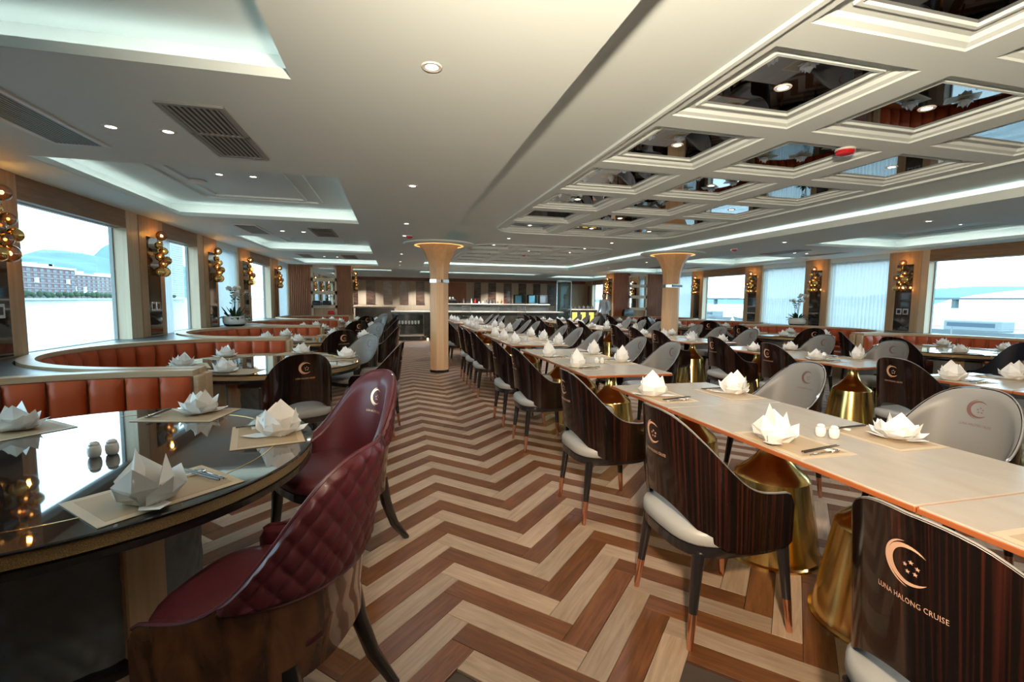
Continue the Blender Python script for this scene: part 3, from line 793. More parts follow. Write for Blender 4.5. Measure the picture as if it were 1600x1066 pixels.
    for inn, mt in ((0, logo_out), (1, logo_in)):
        if not mt: continue
        b = MB()
        for x, z in LOGO[0]:
            b.v.append(plan.pos(x if inn else -x, z+zlogo, -(th+.0012) if inn else (.0012), lean))
        b.f = [tuple(ff) for ff in LOGO[1]]
        o = b.build('logo', mt, t); o['label'] = 'copper crescent and star emblem with lettering'
    return t
PL1 = Plan(.262, .275, .19, .262)
TOP1 = [(0, .975), (.10, .968), (.16, .94), (.22, .89), (.30, .80), (.37, .715), (.43, .672), (.50, .655), (PL1.S, .648)]
BOT1 = [(0, .575), (.08, .57), (.16, .535), (.23, .475), (.29, .435), (.36, .415), (PL1.S, .415)]
chairE = chair_model('dining_chair', TOP1, BOT1, PL1, 'ebony', 'grey', 'seatgrey', 'taper', 'logo', 'logo_dark')
PL2 = Plan(.285, .30, .20, .285, 2.4)
TOP2 = [(0, .985), (.09, .98), (.16, .955), (.22, .89), (.28, .79), (.34, .69), (.40, .62), (.48, .575), (.56, .556), (PL2.S, .545)]
BOT2 = [(0, .36), (PL2.S, .34)]
chairM = chair_model('armchair', TOP2, BOT2, PL2, 'burl', 'maroon', 'maroon', 'flare', None, 'logo', quilt=True, th=.05, zlogo=.83, lean=.20)
chairN = chair_model('armchair', TOP2, [(0, .40), (PL2.S, .38)], PL2, 'navy', 'navy', 'navy', 'flare', 'logo', 'logo', th=.05, zlogo=.83, lean=.20)
uE, uM, uN = [0], [0], [0]
YA_L = [.73, 1.80, 2.91, 4.38, 5.26, 6.85, 7.60, 8.32, 10.35, 11.05, 11.75, 13.6, 14.3, 15.0]
YA_R = [.80, 1.82, 2.93, 4.72, 5.48, 6.76, 7.52, 8.25, 9.95, 10.7, 11.45, 13.4, 14.2, 15.0]
YB_L = [3.06, 4.44, 5.40, 6.87, 7.66, 8.42, 10.1, 10.9, 11.6, 13.5, 14.2, 14.9]
YB_R = [3.05, 4.55, 5.55, 7.0, 7.8, 8.5, 10.0, 10.75, 11.5, 13.5, 14.2, 14.9]
def grp(y):
    for k, (a, c) in enumerate(((-.5, 3.4), (3.4, 6.2), (6.2, 9.3), (9.3, 12.6), (12.6, 16))):
        if a <= y < c: return k
GT = ['nearest', 'second', 'third', 'fourth', 'farthest']
def seat_no(ys, y): return ORD[[q for q in ys if grp(q) == grp(y)].index(y)]
rows = (('left', 'aisle', YA_L, 1.41, 0), ('left', 'inner', YA_R, 2.79, PI), ('right', 'inner', YB_L, 4.43, 0), ('right', 'window', YB_R, 5.82, PI))
SET = []
for row, sd, ys, x, rz in rows:
    for y in ys:
        wht = 'dark glossy backed chair' if rz == 0 else 'grey padded chair'
        place(chairE, uE, (x+random.uniform(-.012, .012), y, 0), rz+random.uniform(-.05, .05), f'{wht}, {seat_no(ys, y)} on the {sd} side of the {GT[grp(y)]} {row} tables', 'chair', 'dining chairs at the long tables')
        SET.append((row, sd, y, ys, x, rz))
TAB = [(-1.27, 2.27), (-1.25, 5.30), (-1.25, 8.34), (-1.25, 11.38), (-1.25, 14.42)]
place(chairM, uM, (-.36, 2.74, 0), R(216), 'maroon armchair with emblem on its inner back, beyond the quilted one', 'armchair', 'maroon armchairs')
place(chairM, uM, (-.42, 1.60, 0), R(160), 'maroon armchair nearest the camera showing its quilted back and glossy burl shell', 'armchair', 'maroon armchairs')
for k, (tx, ty) in enumerate(TAB[1:], 1):
    for q, (a, w_) in enumerate(((-66, 'near'), (-8, 'aisle'), (44, 'far'))):
        for side in (0, 1):
            aa = a if side == 0 else 180-a
            cx, cy = (tx if side == 0 else 2*XM-tx), ty
            x, y = cx+1.03*math.cos(R(aa)), cy+1.03*math.sin(R(aa))
            lab = f'at the {w_} side of the {ORD[k]} {"left" if side == 0 else "right"} round table'
            if side == 1 and w_ == 'near' and k == 1: place(chairN, uN, (x, y, 0), R(aa+180), 'navy leather armchair '+lab, 'armchair', None)
            else: place(chairE, uE, (x, y, 0), R(aa+180), 'dark shelled chair '+lab, 'chair', 'dining chairs at the round tables')

# ------------------------------------------------------------------ tables
ZT = .76
def gold_base(t, x, y):
    MB().lathe([(.275, 0), (.275, .012), (.262, .02), (.195, .44), (.180, .462), (.13, .50), (.085, .55), (.060, .60), (.052, .66), (.055, .725), (.16, .735)], 40, (x, y)).build('pedestal', 'gold', t, True, 25)
def long_table(x0, x1, y0, y1, nb, label, group):
    t = empty('dining_table', ((x0+x1)/2, (y0+y1)/2, 0)); w, l = (x1-x0)/2, (y1-y0)/2
    MB().box(-w+.004, w-.004, -l+.004, l-.004, ZT-.022, ZT, .004).build('table_top', 'tabletop', t)
    MB().box(-w+.001, w-.001, -l+.001, l-.001, ZT-.025, ZT-.006, .003).build('edge_band', 'tedge', t)
    for q_ in ((-.33, .33) if l > .65 else (0,)): gold_base(t, 0, q_)
    tag(t, label, 'table', group)
for row, x0, x1 in (('left', 1.66, 2.52), ('right', 4.69, 5.55)):
    for k, segs in enumerate((((-.32, 1.13), (1.13, 2.58), (2.58, 3.37)), ((3.86, 4.66), (4.66, 6.13)), ((6.68, 7.88), (7.88, 9.07)), ((10.0, 11.2), (11.2, 12.4)), ((13.35, 14.5), (14.5, 15.7)))):
        for q, (a, c) in enumerate(segs):
            if row == 'right' and k == 0 and q == 0: continue
            long_table(x0, x1, a+.001, c-.001, 1, f'beige table on gold pedestal, {["near", "middle", "far"][q] if len(segs) == 3 else ["near", "far"][q]} section of the {GT[k]} group in the {row} row', 'beige dining tables')
def round_table(x, y, label, flip):
    t = empty('round_table', (x, y, 0))
    if flip: t.rotation_euler = (0, 0, PI)
    MB().lathe([(.885, ZT-.012), (.89, ZT-.010), (.89, ZT-.003), (.885, ZT)], 96).build('glass_top', 'glasstop', t, True, 30)
    MB().lathe([(.872, ZT-.055), (.878, ZT-.052), (.878, ZT-.016), (.872, ZT-.0125)], 96).build('glitter_band', 'glitter', t, True, 30)
    MB().lathe([(.86, ZT-.085), (.885, ZT-.08), (.885, ZT-.058), (.87, ZT-.0555)], 96).build('under_rim', 'black', t, True, 30)
    MB().lathe([(.735, ZT+.0002), (.735, ZT+.001), (.742, ZT+.001), (.742, ZT+.0002)], 96, cap=False).build('inlay_ring', 'brass', t)
    b = MB()
    def fn(u, v):
        a = u*2*PI; z = .05+.62*v; p_, q_ = u*26, z/.11
        h = (abs(math.sin(PI*(p_+q_)))*abs(math.sin(PI*(p_-q_))))**.5
        r_ = .40+.008*h; return (r_*math.cos(a), r_*math.sin(a), z)
    b.grid(fn, 260, 44); b.build('quilted_drum', 'drum', t, True, 0)
    MB().lathe([(.43, 0), (.43, .05), (.39, .055)], 48).build('plinth', 'black', t, True, 30)
    for k in range(4):
        a = R(-38+90*k); b = MB(); b.box(.385, .43, -.07, .07, .05, .675, .006); o = b.build('oak_rib', 'oak', t); o.rotation_euler = (0, 0, a)
    tag(t, label, 'round table', 'round booth tables')
for k, (x, y) in enumerate(TAB):
    round_table(x, y, f'round black glass table with glitter edge in the {ORD[k]} left booth', False)
    if k: round_table(2*XM-x, y, f'round black glass table with glitter edge in the {ORD[k]} right booth', True)

# ------------------------------------------------------------------ place settings
def napkin_model(kind):
    b = MB(); rnd = random.Random(kind*11+3)
    def petal(a, r0, z0, r1, z1, w, ridge=.02, curl=.0):
        c_, s_ = math.cos(a), math.sin(a)
        def P(r, t_, z): return (r*c_-t_*s_, r*s_+t_*c_, z)
        rm, zm = r0+(r1-r0)*.5, z0+(z1-z0)*.5
        i = len(b.v)
        b.v += [P(r0, -w*.45, z0), P(r0+ridge*.3, 0, z0), P(r0, w*.45, z0), P(rm, -w*.62, zm), P(rm+ridge, 0, zm-ridge*.4), P(rm, w*.62, zm), P(r1-curl, 0, z1),
                P(rm-.004, -w*.5, zm-.004), P(rm-.004, w*.5, zm-.004)]
        b.f += [(i, i+1, i+4, i+3), (i+1, i+2, i+5, i+4), (i+3, i+4, i+6), (i+4, i+5, i+6), (i+3, i+6, i+7), (i+6, i+5, i+8), (i, i+3, i+7), (i+2, i+8, i+5), (i, i+7, i+8, i+2), (i+7, i+6, i+8)]
    if kind == 0:                 # upright crown with trailing corners
        for a, r0, r1, z1, w, rd in ((90, .012, .022, .158, .105, .020), (22, .030, .062, .122, .095, .022), (158, .030, .058, .114, .098, .022), (268, .022, .040, .132, .110, .026), (222, .040, .088, .082, .085, .018), (318, .040, .092, .076, .085, .018), (60, .035, .080, .070, .07, .015), (125, .035, .083, .066, .07, .015)):
            petal(R(a)+rnd.uniform(-.1, .1), r0, .002, r1, z1, w, rd)
        for a, r1, z1 in ((345, .135, .010), (196, .125, .016)): petal(R(a), .03, .001, r1, z1, .055, .006)
    else:                         # open lotus
        for a, z1 in ((80, .135), (200, .118), (320, .124)): petal(R(a), .016, .003, .034, z1, .105, .022)
        for a, r1, z1 in ((20, .095, .098), (75, .105, .070), (135, .098, .094), (185, .108, .066), (240, .092, .100), (292, .106, .072), (340, .1, .08)): petal(R(a)+rnd.uniform(-.1, .1), .034, .002, r1, z1, .088, .020)
        for a, r1, z1 in ((0, .142, .026), (62, .13, .038), (118, .14, .022), (172, .135, .034), (228, .142, .024), (300, .132, .036)): petal(R(a), .045, .001, r1, z1, .072, .010)
    if kind == 0: b.v = [(p[0]*1.25, p[1]*1.25, p[2]*1.12) for p in b.v]
    o = b.build('napkin', 'napkin'); return o
NAP = [napkin_model(0), napkin_model(1)]; uNap = [[0], [0]]
mt_ = empty('placemat'); uMat = [0]
MB().box(-.15, .15, -.21, .21, 0, .0018).build('border', 'matedge', mt_)
MB().box(-.122, .122, -.182, .182, .0018, .0024).build('centre', 'mat', mt_)
cs = MB().tube([(-.115, 0, .004), (.115, 0, .009)], [.0035, .002], 6).build('chopstick', 'stick'); uCs = [0]
rs = MB().box(-.008, .008, -.028, .028, 0, .010, .003).build('chopstick_rest', 'ceramic'); uRs = [0]
b = MB(); b.tube([(-.09, 0, .003), (.0, 0, .006), (.04, 0, .004)], [.004, .0025, .003], 6)
def spf(u, v):
    r_ = v; a = u*2*PI; return (.062+.026*r_*math.cos(a), .016*r_*math.sin(a), .0015+.007*r_*r_)
b.grid(spf, 14, 4); sp = b.build('spoon', 'chrome', None, True, 0); uSp = [0]
def shaker_model():
    t = empty('shaker')
    MB().lathe([(.016, 0), (.021, .006), (.024, .025), (.0225, .042), (.018, .050)], 20).build('body', 'ceramic', t, True, 0)
    MB().lathe([(.0185, .050), (.0175, .057), (.011, .063), (.001, .0645)], 20).build('lid', 'ceramic', t, True, 0)
    return t
shk = shaker_model(); uSh = [0]
def setting(x, y, z, ang, where, kind, detail, nr=.0):
    """mat with its long side along the table edge; ang = direction from the diner to the table middle"""
    c_, s_ = math.cos(ang), math.sin(ang)
    def W(u, v): return (x+u*c_-v*s_, y+u*s_+v*c_, z)
    place(mt_, uMat, W(0, 0), ang, f'tan placemat with pale border {where}', 'placemat', 'tan placemats')
    p = W(-.055+nr, .02+random.uniform(-.03, .03)); place(NAP[kind], uNap[kind], (p[0], p[1], z+.0026), ang+random.uniform(-.5, .5), f'white folded napkin {where}', 'napkin', 'folded napkins').scale = (.78, .78, 1.08) if kind == 0 and y > 3.5 else (1, 1, 1)
    if detail:
        for q, dv in enumerate((-.135, -.148)):
            p = W(.02, dv); place(cs, uCs, (p[0], p[1], z+.0095), ang+.15, f'dark {["inner", "outer"][q]} chopstick {where}', 'chopstick', 'chopsticks')
        p = W(.06, -.140); place(rs, uRs, (p[0], p[1], z+.0026), ang+.1, f'white chopstick rest {where}', 'chopstick rest', 'chopstick rests')
        p = W(.01, -.172); place(sp, uSp, (p[0], p[1], z+.0026), ang+.12, f'steel spoon {where}', 'spoon', 'spoons')
for row, sd, y, ys, x, rz in SET:
    if (row == 'right' and y < 2): continue
    xx = (1.66+.165 if rz == 0 else 2.52-.165) if row == 'left' else (4.69+.165 if rz == 0 else 5.55-.165)
    yy = y if rz == 0 else y-.03
    setting(xx, yy, ZT+.0003, rz, f'at the {seat_no(ys, y)} {sd} place of the {GT[grp(y)]} {row} table row', 0 if (row == 'left' and y > 2) else random.choice((0, 1)), y < 6.3 and row == 'left' or y < 4.8)
for k, (tx, ty) in enumerate(TAB):
    for side in (0, 1):
        if side and not k: continue
        for q, a in enumerate((-45, 15, 78, 140, 203, -102)):
            aa = R(a if side == 0 else 180-a); cx = tx if side == 0 else 2*XM-tx
            x, y = cx+.69*math.cos(aa), ty+.69*math.sin(aa)
            setting(x, y, ZT+.0012, aa+PI, f'on the {ORD[k]} {"left" if side == 0 else "right"} round table, {ORD[q]} place', 0 if k == 0 and q in (0, 1) else 1, k == 0, .0)
shp = [(2.06, 1.86, 'on the nearest left table group'), (2.09, 4.62, 'on the second left table group'), (2.05, 7.3, 'on the third left table group'), (2.05, 10.9, 'on the fourth left table group'), (5.1, 4.7, 'on the second right table group'), (5.1, 7.4, 'on the third right table group'), (-1.20, 2.24, 'on the nearest round glass table'), (8.35, 5.35, 'on the second round table by the right windows')]
for x, y, w_ in shp:
    for q in (0, 1):
        place(shk, uSh, (x+q*.056*y/math.hypot(x, y), y-q*.056*x/math.hypot(x, y), ZT+.0002), 0, f'white porcelain shaker, {["left", "right"][q]} of the pair {w_}', 'shaker', 'salt and pepper shakers')

# ------------------------------------------------------------------ orchids on the ledges
def orchid(x, y, label, seed):
    rnd = random.Random(seed); t = empty('potted_orchid', (x, y, .866))
    MB().lathe([(.13, .0), (.17, .02), (.185, .05)], 28).build('bowl_foot', 'black', t, True, 0)
    MB().lathe([(.184, .045), (.20, .10), (.195, .19), (.188, .195), (.18, .17)], 28).build('bowl', 'ceramic', t, True, 0)
    b = MB(); b.lathe([(.001, .175), (.18, .175)], 20, cap=False); b.build('soil', 'stick', t)
    for k in range(30):
        a = rnd.uniform(0, 2*PI); L = rnd.uniform(.14, .27); w = rnd.uniform(.025, .04); up = rnd.uniform(.1, .95); r0_ = rnd.uniform(.02, .13)
        b = MB()
        def fn(u, v):
            r_ = r0_+L*u*math.cos(up*1.1); z = .17+L*u*math.sin(up*1.2)-.10*u*u*(1-up); o_ = (v-.5)*2*w*math.sin(PI*min(1, u*.92+.08))**.7
            return (r_*math.cos(a)-o_*math.sin(a), r_*math.sin(a)+o_*math.cos(a), z+abs(v-.5)*.02)
        b.grid(fn, 6, 2); b.build('leaf', 'leaf', t, True, 0)
    for s in range(6):
        a = rnd.uniform(-.9, .9)*1.4+ (PI/2 if s % 2 else -PI/2); hh = rnd.uniform(.42, .62); reach = rnd.uniform(.12, .30); bx, by = rnd.uniform(-.06, .06), rnd.uniform(-.06, .06)
        P = lambda q: (bx+reach*q**2*math.cos(a), by+reach*q**2*math.sin(a), .17+hh*math.sin(q*PI*.58)/math.sin(PI*.5))
        st = MB().tube([P(k/12) for k in range(13)], .004, 5).build('stem', 'leaf', t, True)
        for k in range(9):
            q = .35+.65*k/8+rnd.uniform(-.02, .02); c = P(min(1, q)); small = q < .62
            b = MB()
            if small:
                for w_ in (0, 1):
                    aa = rnd.uniform(0, 6.3); b.quad(c, (c[0]+.03*math.cos(aa)+.01, c[1]+.03*math.sin(aa), c[2]+.02), (c[0]+.06*math.cos(aa), c[1]+.06*math.sin(aa), c[2]+.03), (c[0]+.03*math.cos(aa)-.01, c[1]+.03*math.sin(aa), c[2]+.0))
                b.build('leaflet', 'leaf', st)
            else:
                fa = rnd.uniform(0, 6.3)
                for p_ in range(5):
                    aa = 2*PI*p_/5+fa; rr_ = .042
                    u_ = Vector((math.cos(a+PI/2), math.sin(a+PI/2), 0)); v_ = Vector((math.cos(a)*.35, math.sin(a)*.35, .93))
                    def Q(r_, da): d_ = u_*math.cos(aa+da)*r_+v_*math.sin(aa+da)*r_; return (c[0]+d_.x, c[1]+d_.y, c[2]+d_.z+rnd.uniform(-.004, .004))
                    b.quad(Q(.004, 0), Q(rr_*.75, -.5), Q(rr_, -.15), Q(rr_, .15), Q(rr_*.75, .5))
                b.build('blossom', 'petal', st)
    tag(t, label, 'orchid')
orchid(-2.98, 10.05, 'white orchids in a white bowl on the left slate ledge before the curtain', 5)
orchid(2*XM+2.95, 9.75, 'white orchids in a white bowl on the right slate ledge before the curtain', 9)

# ------------------------------------------------------------------ bar and far wall
wb = struct('wall_back')
MB().box(XL-.3, XR+.3, YB, YB+.15, 0, 2.7).build('wall_board', 'beigewall', wb)
MB().box(XL, XR, YB-.06, YB, 2.34, ZC).build('frieze', 'frieze', wb)
x = -3.1; k = 0
for a, c in ((-3.05, -2.65), (-2.2, -1.72), (-1.34, -.92), (-.52, -.10), (.28, .69), (1.06, 1.48), (4.02, 4.37), (4.77, 5.18), (5.60, 6.02), (6.40, 6.82), (7.22, 7.61), (8.01, 8.44)):
    MB().box(a, c, YB-.03, YB, 1.16, 2.32).build('veneer_panel', 'diag', wb)
MB().box(2.0, 3.6, YB-.02, YB+.01, 1.0, 2.3).build('niche_panel', 'slat', wb)
dn = struct('door_1')
MB().box(8.52, 8.60, YB-.05, YB, 0, 2.34).build('door_frame', 'white', dn)
bar = empty('bar_counter', (0, 0, 0))
b = MB(); b.box(1.02, 6.1, 17.15, 17.6, .10, .96); b.build('front', 'darkmarble', bar)
MB().box(1.0, 6.05, 17.3, 17.6, 0, .10).build('plinth', 'black', bar)
MB().box(-.12, 6.2, 16.75, 17.7, .965, 1.0, .008).build('counter_top', 'bartop', bar)
for k, (a, c) in enumerate(((1.5, 2.35), (2.6, 3.45), (3.7, 4.5), (4.75, 5.6))): MB().box(a, c, 17.13, 17.15, .3, .85).build('front_panel', 'marble', bar)
MB().box(1.75, 5.9, 17.7, 18.0, 0, 1.25).build('upper_front', 'darkmarble', bar)
MB().box(1.7, 5.95, 17.66, 18.3, 1.25, 1.285, .008).build('upper_top', 'bartop', bar)
tag(bar, 'long dark marble bar counter with two pale stone tops at the far end', 'bar counter')
cab = empty('display_cabinet', (.45, 17.0, 0))
def bow(z0, z1, r_=.62, inset=0):
    n = 14; f_ = [(-.55+1.1*k/n, -.42+.16*(2*k/n-1)**2+inset) for k in range(n+1)]
    return [[(p[0], p[1], z) for p in f_]+[(.55, .5, z), (-.55, .5, z)] for z in (z0, z1)]
for nm, z0, z1, mm, ins in (('plinth', 0, .14, 'darkmarble', .06), ('lower_shelf', .14, .20, 'bartop', 0), ('middle_shelf', .52, .56, 'darkmarble', 0), ('top_board', .88, .964, 'darkmarble', 0)):
    MB().loft(bow(z0, z1, inset=ins)).build(nm, mm, cab)
MB().loft(bow(.20, .88, inset=.34)).build('back_board', 'marble', cab)
for sx_ in (-.55, .53): MB().box(sx_, sx_+.02, -.25, .5, .14, .96).build('side_panel', 'marble', cab)
tag(cab, 'bow fronted marble display cabinet at the left end of the bar', 'cabinet')
for k in range(8):
    b = MB(); b.lathe([(.03, .562), (.038, .60), (.038, .68), (.033, .68), (.03, .58)], 14); o = b.build('cup', 'ceramic', None, True, 30); o.location = (.05+.11*k, 16.70+.12*((k-3.5)/3.5)**2-.02, 0)
    tag(o, f'white cup on the display cabinet shelf, {ORD[k]} from its left end', 'cup', 'cups in the display cabinet')
for k in range(2):
    b = MB(); b.box(-.03, .03, -.01, .01, 0, .08); o = b.build('tea_light', 'bulb'); o.location = (1.12, 16.6, 0) if k == 0 else (7.0, 18.45, 0)
    tag(o, ['small amber light at the foot of the display cabinet', 'small amber light at the foot of the far buffet'][k], 'light')
lc = empty('side_counter', (-.75, 19.6, 0))
MB().box(-.75, .75, 0, .6, 0, 1.06).build('body', 'darkmarble', lc); MB().box(-.8, .8, -.05, .65, 1.06, 1.10, .006).build('counter_top', 'bartop', lc)
tag(lc, 'dark side counter with a pale top behind the left screen', 'counter')
b = empty('coffee_machine', (1.55, 18.0, 1.286)); 
MB().box(-.35, .35, -.2, .2, 0, .10, .02).build('body', 'black', b); MB().box(-.2, .3, -.15, .15, .10, .16, .02).build('cup_tray', 'chrome', b)
for k in range(4): MB().lathe([(.035, .16), (.04, .21), (.03, .24)], 12, (-.12+.11*k, 0)).build('cup', 'ceramic', b, True)
b.location = (1.95, 17.95, 1.286); tag(b, 'black coffee machine with cups on the upper bar top', 'coffee machine')
for k, (x, w_) in enumerate(((4.75, .34), (5.3, .34))):
    c = empty('cake_display', (x, 17.95, 1.286))
    MB().box(-.2, .2, -.16, .16, 0, .03).build('tray', 'chrome', c)
    q = MB(); q.box(-.19, .19, -.155, -.15, .03, .36); q.box(-.19, .19, .15, .155, .03, .36); q.box(-.19, -.185, -.15, .15, .03, .36); q.box(.185, .19, -.15, .15, .03, .36); q.box(-.19, .19, -.155, .155, .36, .365); q.build('glass_cover', 'bluglass', c)
    MB().box(-.12, .12, .05, .12, .03, .33).build('inner_panel', 'bwhite', c)
    tag(c, f'glass cake display box on the bar, {["left", "right"][k]} one', 'display case', 'glass display boxes')
c = empty('microwave_oven', (5.72, 17.95, 1.286)); MB().box(-.17, .17, -.16, .16, 0, .36, .015).build('housing', 'screen', c); MB().box(-.14, .10, -.165, -.16, .05, .31).build('door', 'mirror', c); tag(c, 'black box oven at the right end of the upper bar top', 'oven')
for k in range(14):
    b = MB(); hgt = random.uniform(.08, .2); b.lathe([(.028, 0), (.032, .02), (.03, hgt*.6), (.012, hgt*.75), (.012, hgt)], 10)
    o = b.build('bottle', random.choice(['ceramic', 'chrome', 'redplastic', 'brass', 'black']), None, True); o.location = (2.45+.15*k, 18.15, 1.286)
    tag(o, f'small bottle on the upper bar top, {ORD[k]} from its left', 'bottle', 'bottles on the bar')
for k, x in enumerate((2.45, 3.45, 4.45)):
    s = empty('bar_stool', (x, 16.45, 0))
    MB().lathe([(.18, .70), (.20, .72), (.19, .745), (.02, .75)], 20).build('seat', 'grey', s, True)
    for q in range(4): a = PI/4+q*PI/2; MB().tube([(.13*math.cos(a), .13*math.sin(a), .70), (.22*math.cos(a), .22*math.sin(a), 0)], .012, 6).build('leg', 'black', s)
    w = MB()
    for q in range(9): a = R(-160+140*q/8); w.tube([(.17*math.cos(a), .17*math.sin(a), .74), (.20*math.cos(a)*.8, .2*math.sin(a), 1.20)], .004, 5)
    for z in (.86, .98, 1.1, 1.2): w.tube([(.17*math.cos(R(-165+150*q/8)), .18*math.sin(R(-165+150*q/8)), z) for q in range(9)], .004, 5)
    w.build('wire_back', 'chrome', s); tag(s, f'wire backed bar stool before the bar, {ORD[k]} from its left end', 'bar stool', 'bar stools')
dg_ = empty('glass_door', (6.68, 18.1, 0)); MB().box(-.3, .3, -.006, .006, .02, 2.2).build('pane', 'bluglass', dg_); MB().box(-.32, -.29, -.02, .02, 0, 2.24).build('stile', 'chrome', dg_); MB().box(.29, .32, -.02, .02, 0, 2.24).build('stile', 'chrome', dg_); MB().box(-.32, .32, -.02, .02, 2.2, 2.24).build('top_rail', 'chrome', dg_)
tag(dg_, 'blue tinted glass door standing at the right end of the bar', 'door')
bf = empty('buffet_counter', (7.75, 18.6, 0)); MB().box(-.65, .65, 0, .7, 0, 1.04).build('body', 'darkmarble', bf); MB().box(-.7, .7, -.05, .75, 1.04, 1.08, .006).build('counter_top', 'bartop', bf)
for k in range(3): MB().box(-.5+.38*k, -.28+.38*k, -.012, 0, .55, .95).build('amber_panel', 'amberlight', bf)
tag(bf, 'dark buffet counter with amber lit panels near the right windows', 'buffet')
for k in range(6):
    b = MB(); b.lathe([(.05, 0), (.075, .03), (.07, .09), (.02, .13), (.012, .16)], 14); o = b.build('serving_pot', 'chrome', None, True); o.location = (7.25+.2*k, 18.85, 1.081); tag(o, f'shiny serving pot on the buffet counter, {ORD[k]} from its left', 'serving pot', 'serving pots')
for k, (x, y, z, sz, mm, lab) in enumerate(((-2.45, 16.42, 1.2, (.13, .05, .07), 'black', 'small black box on the left screen shelf'), (-2.15, 16.42, 1.2, (.12, .05, .07), 'black', 'flat black box in the middle of the left screen shelf'), (-2.0, 16.35, .90, (.1, .05, .06), 'redplastic', 'red box below the left screen shelf'), (8.55, 16.2, .88, (.2, .1, .13), 'black', 'black hamper on the ledge before the right screen'))):
    b = MB(); b.loft([rect_ring(0, 0, sz[0], sz[1], 0), rect_ring(0, 0, sz[0], sz[1], sz[2]*1.2), rect_ring(0, 0, sz[0]*.8, sz[1]*.8, sz[2]*2)]); o = b.build('box', mm); o.location = (x, y, z); tag(o, lab, 'box')

# ------------------------------------------------------------------ the person at the buffet
def person(x, y, rz):
    V = [(0, 0, .95), (0, 0, 1.12), (.02, 0, 1.32), (.03, 0, 1.45), (.05, 0, 1.52), (0, .09, .90), (.03, .10, .50), (-.02, .10, .09), (.10, .11, .035), (0, -.09, .90), (.05, -.10, .50), (0, -.10, .09), (.12, -.11, .035),
         (.03, .17, 1.40), (.02, .23, 1.14), (.16, .20, .98), (.03, -.17, 1.40), (.02, -.23, 1.14), (.18, -.18, 1.0), (.23, .19, .95), (.25, -.17, .97)]
    Eg = [(0, 1), (1, 2), (2, 3), (3, 4), (0, 5), (5, 6), (6, 7), (7, 8), (0, 9), (9, 10), (10, 11), (11, 12), (3, 13), (13, 14), (14, 15), (3, 16), (16, 17), (17, 18), (15, 19), (18, 20)]
    rad = [(.13, .15), (.12, .145), (.12, .16), (.07, .09), (.05, .05), (.10, .09), (.065, .065), (.045, .045), (.04, .035), (.10, .09), (.065, .065), (.045, .045), (.04, .035), (.065, .06), (.047, .047), (.036, .036), (.065, .06), (.047, .047), (.036, .036), (.03, .03), (.03, .03)]
    t = empty('person', (x, y, 0), rz)
    me = bpy.data.meshes.new('body'); me.from_pydata(V, Eg, []); o = bpy.data.objects.new('body', me); COL.objects.link(o)
    md = o.modifiers.new('skin', 'SKIN'); 
    if not me.skin_vertices: 
        bm = bmesh.new(); bm.from_mesh(me); bm.verts.layers.skin.verify(); bm.to_mesh(me); bm.free()
    for i, sv in enumerate(me.skin_vertices[0].data): sv.radius = rad[i]; sv.use_root = (i == 0)
    o.modifiers.new('sub', 'SUBSURF').levels = 2; o.modifiers['sub'].render_levels = 2
    dg = bpy.context.evaluated_depsgraph_get(); m2 = bpy.data.meshes.new_from_object(o.evaluated_get(dg)); bpy.data.objects.remove(o)
    o = bpy.data.objects.new('body', m2); COL.objects.link(o); o.parent = t
    m2.materials.clear()
    for k in ('shirt', 'trousers', 'skin', 'black'): m2.materials.append(M[k])
    for p in m2.polygons:
        p.use_smooth = True; c = p.center
        p.material_index = 3 if c.z < .06 else 1 if (c.z < .96 and abs(c.y) < .165 and c.x < .14) else 2 if (c.z > 1.475 or c.x > .165) else 0
    b = MB()
    def hd(u, v):
        a = u*2*PI; ph = PI*v; z = -math.cos(ph); r_ = math.sin(ph)
        x_ = .098*r_*math.cos(a)+.05; y_ = .075*r_*math.sin(a); zz = 1.615+.115*z
        if z < 0: x_ += -.012*z*math.cos(a); y_ *= 1+.12*z
        f_ = max(0, math.cos(a))**14
        x_ += .022*f_*max(0, 1-abs(zz-1.60)/.035) - .008*f_*max(0, 1-abs(zz-1.635)/.02)
        return (x_, y_, zz)
    b.grid(hd, 32, 20); b.build('head', 'skin', t, True, 0)
    for s_ in (-1, 1):
        MB().sphere((.137, s_*.03, 1.632), .011, 8, 6).build('eye', 'ceramic', t, True, 0); MB().sphere((.145, s_*.03, 1.632), .0055, 8, 6).build('pupil', 'black', t, True, 0)
        MB().sphere((.045, s_*.078, 1.61), .022, 8, 6, 1.4).build('ear', 'skin', t, True, 0)
    MB().box(.133, .143, -.022, .022, 1.565, 1.572, .002).build('mouth', 'maroon', t)
    b = MB()
    def hr(u, v):
        a = u*2*PI; ph = PI*(.52+.48*v) if math.cos(a) < .2 else PI*(.70+.30*v); z = -math.cos(ph); r_ = math.sin(ph)
        return (.108*r_*math.cos(a)+.045, .083*r_*math.sin(a), 1.618+.125*z)
    b.grid(hr, 32, 8); b.build('hair', 'hair', t, True, 0)
    for s_ in (-1, 1):
        h_ = MB(); hx, hy, hz = .255, s_*.18, .955
        h_.sphere((hx, hy, hz), .03, 10, 8, .7)
        for q in range(4): h_.tube([(hx+.015, hy+(q-1.5)*.016, hz), (hx+.055, hy+(q-1.5)*.018, hz-.008), (hx+.08-.006*abs(q-1.5), hy+(q-1.5)*.017, hz-.03)], [.009, .008, .006], 6)
        h_.tube([(hx, hy-s_*.025, hz), (hx+.03, hy-s_*.045, hz-.01), (hx+.05, hy-s_*.045, hz-.025)], [.01, .009, .007], 6)
        h_.build('hand', 'skin', t, True, 0)
    tag(t, 'person in pale shirt and dark trousers standing by the far right buffet, head turned', 'person')
person(7.55, 16.1, R(205))

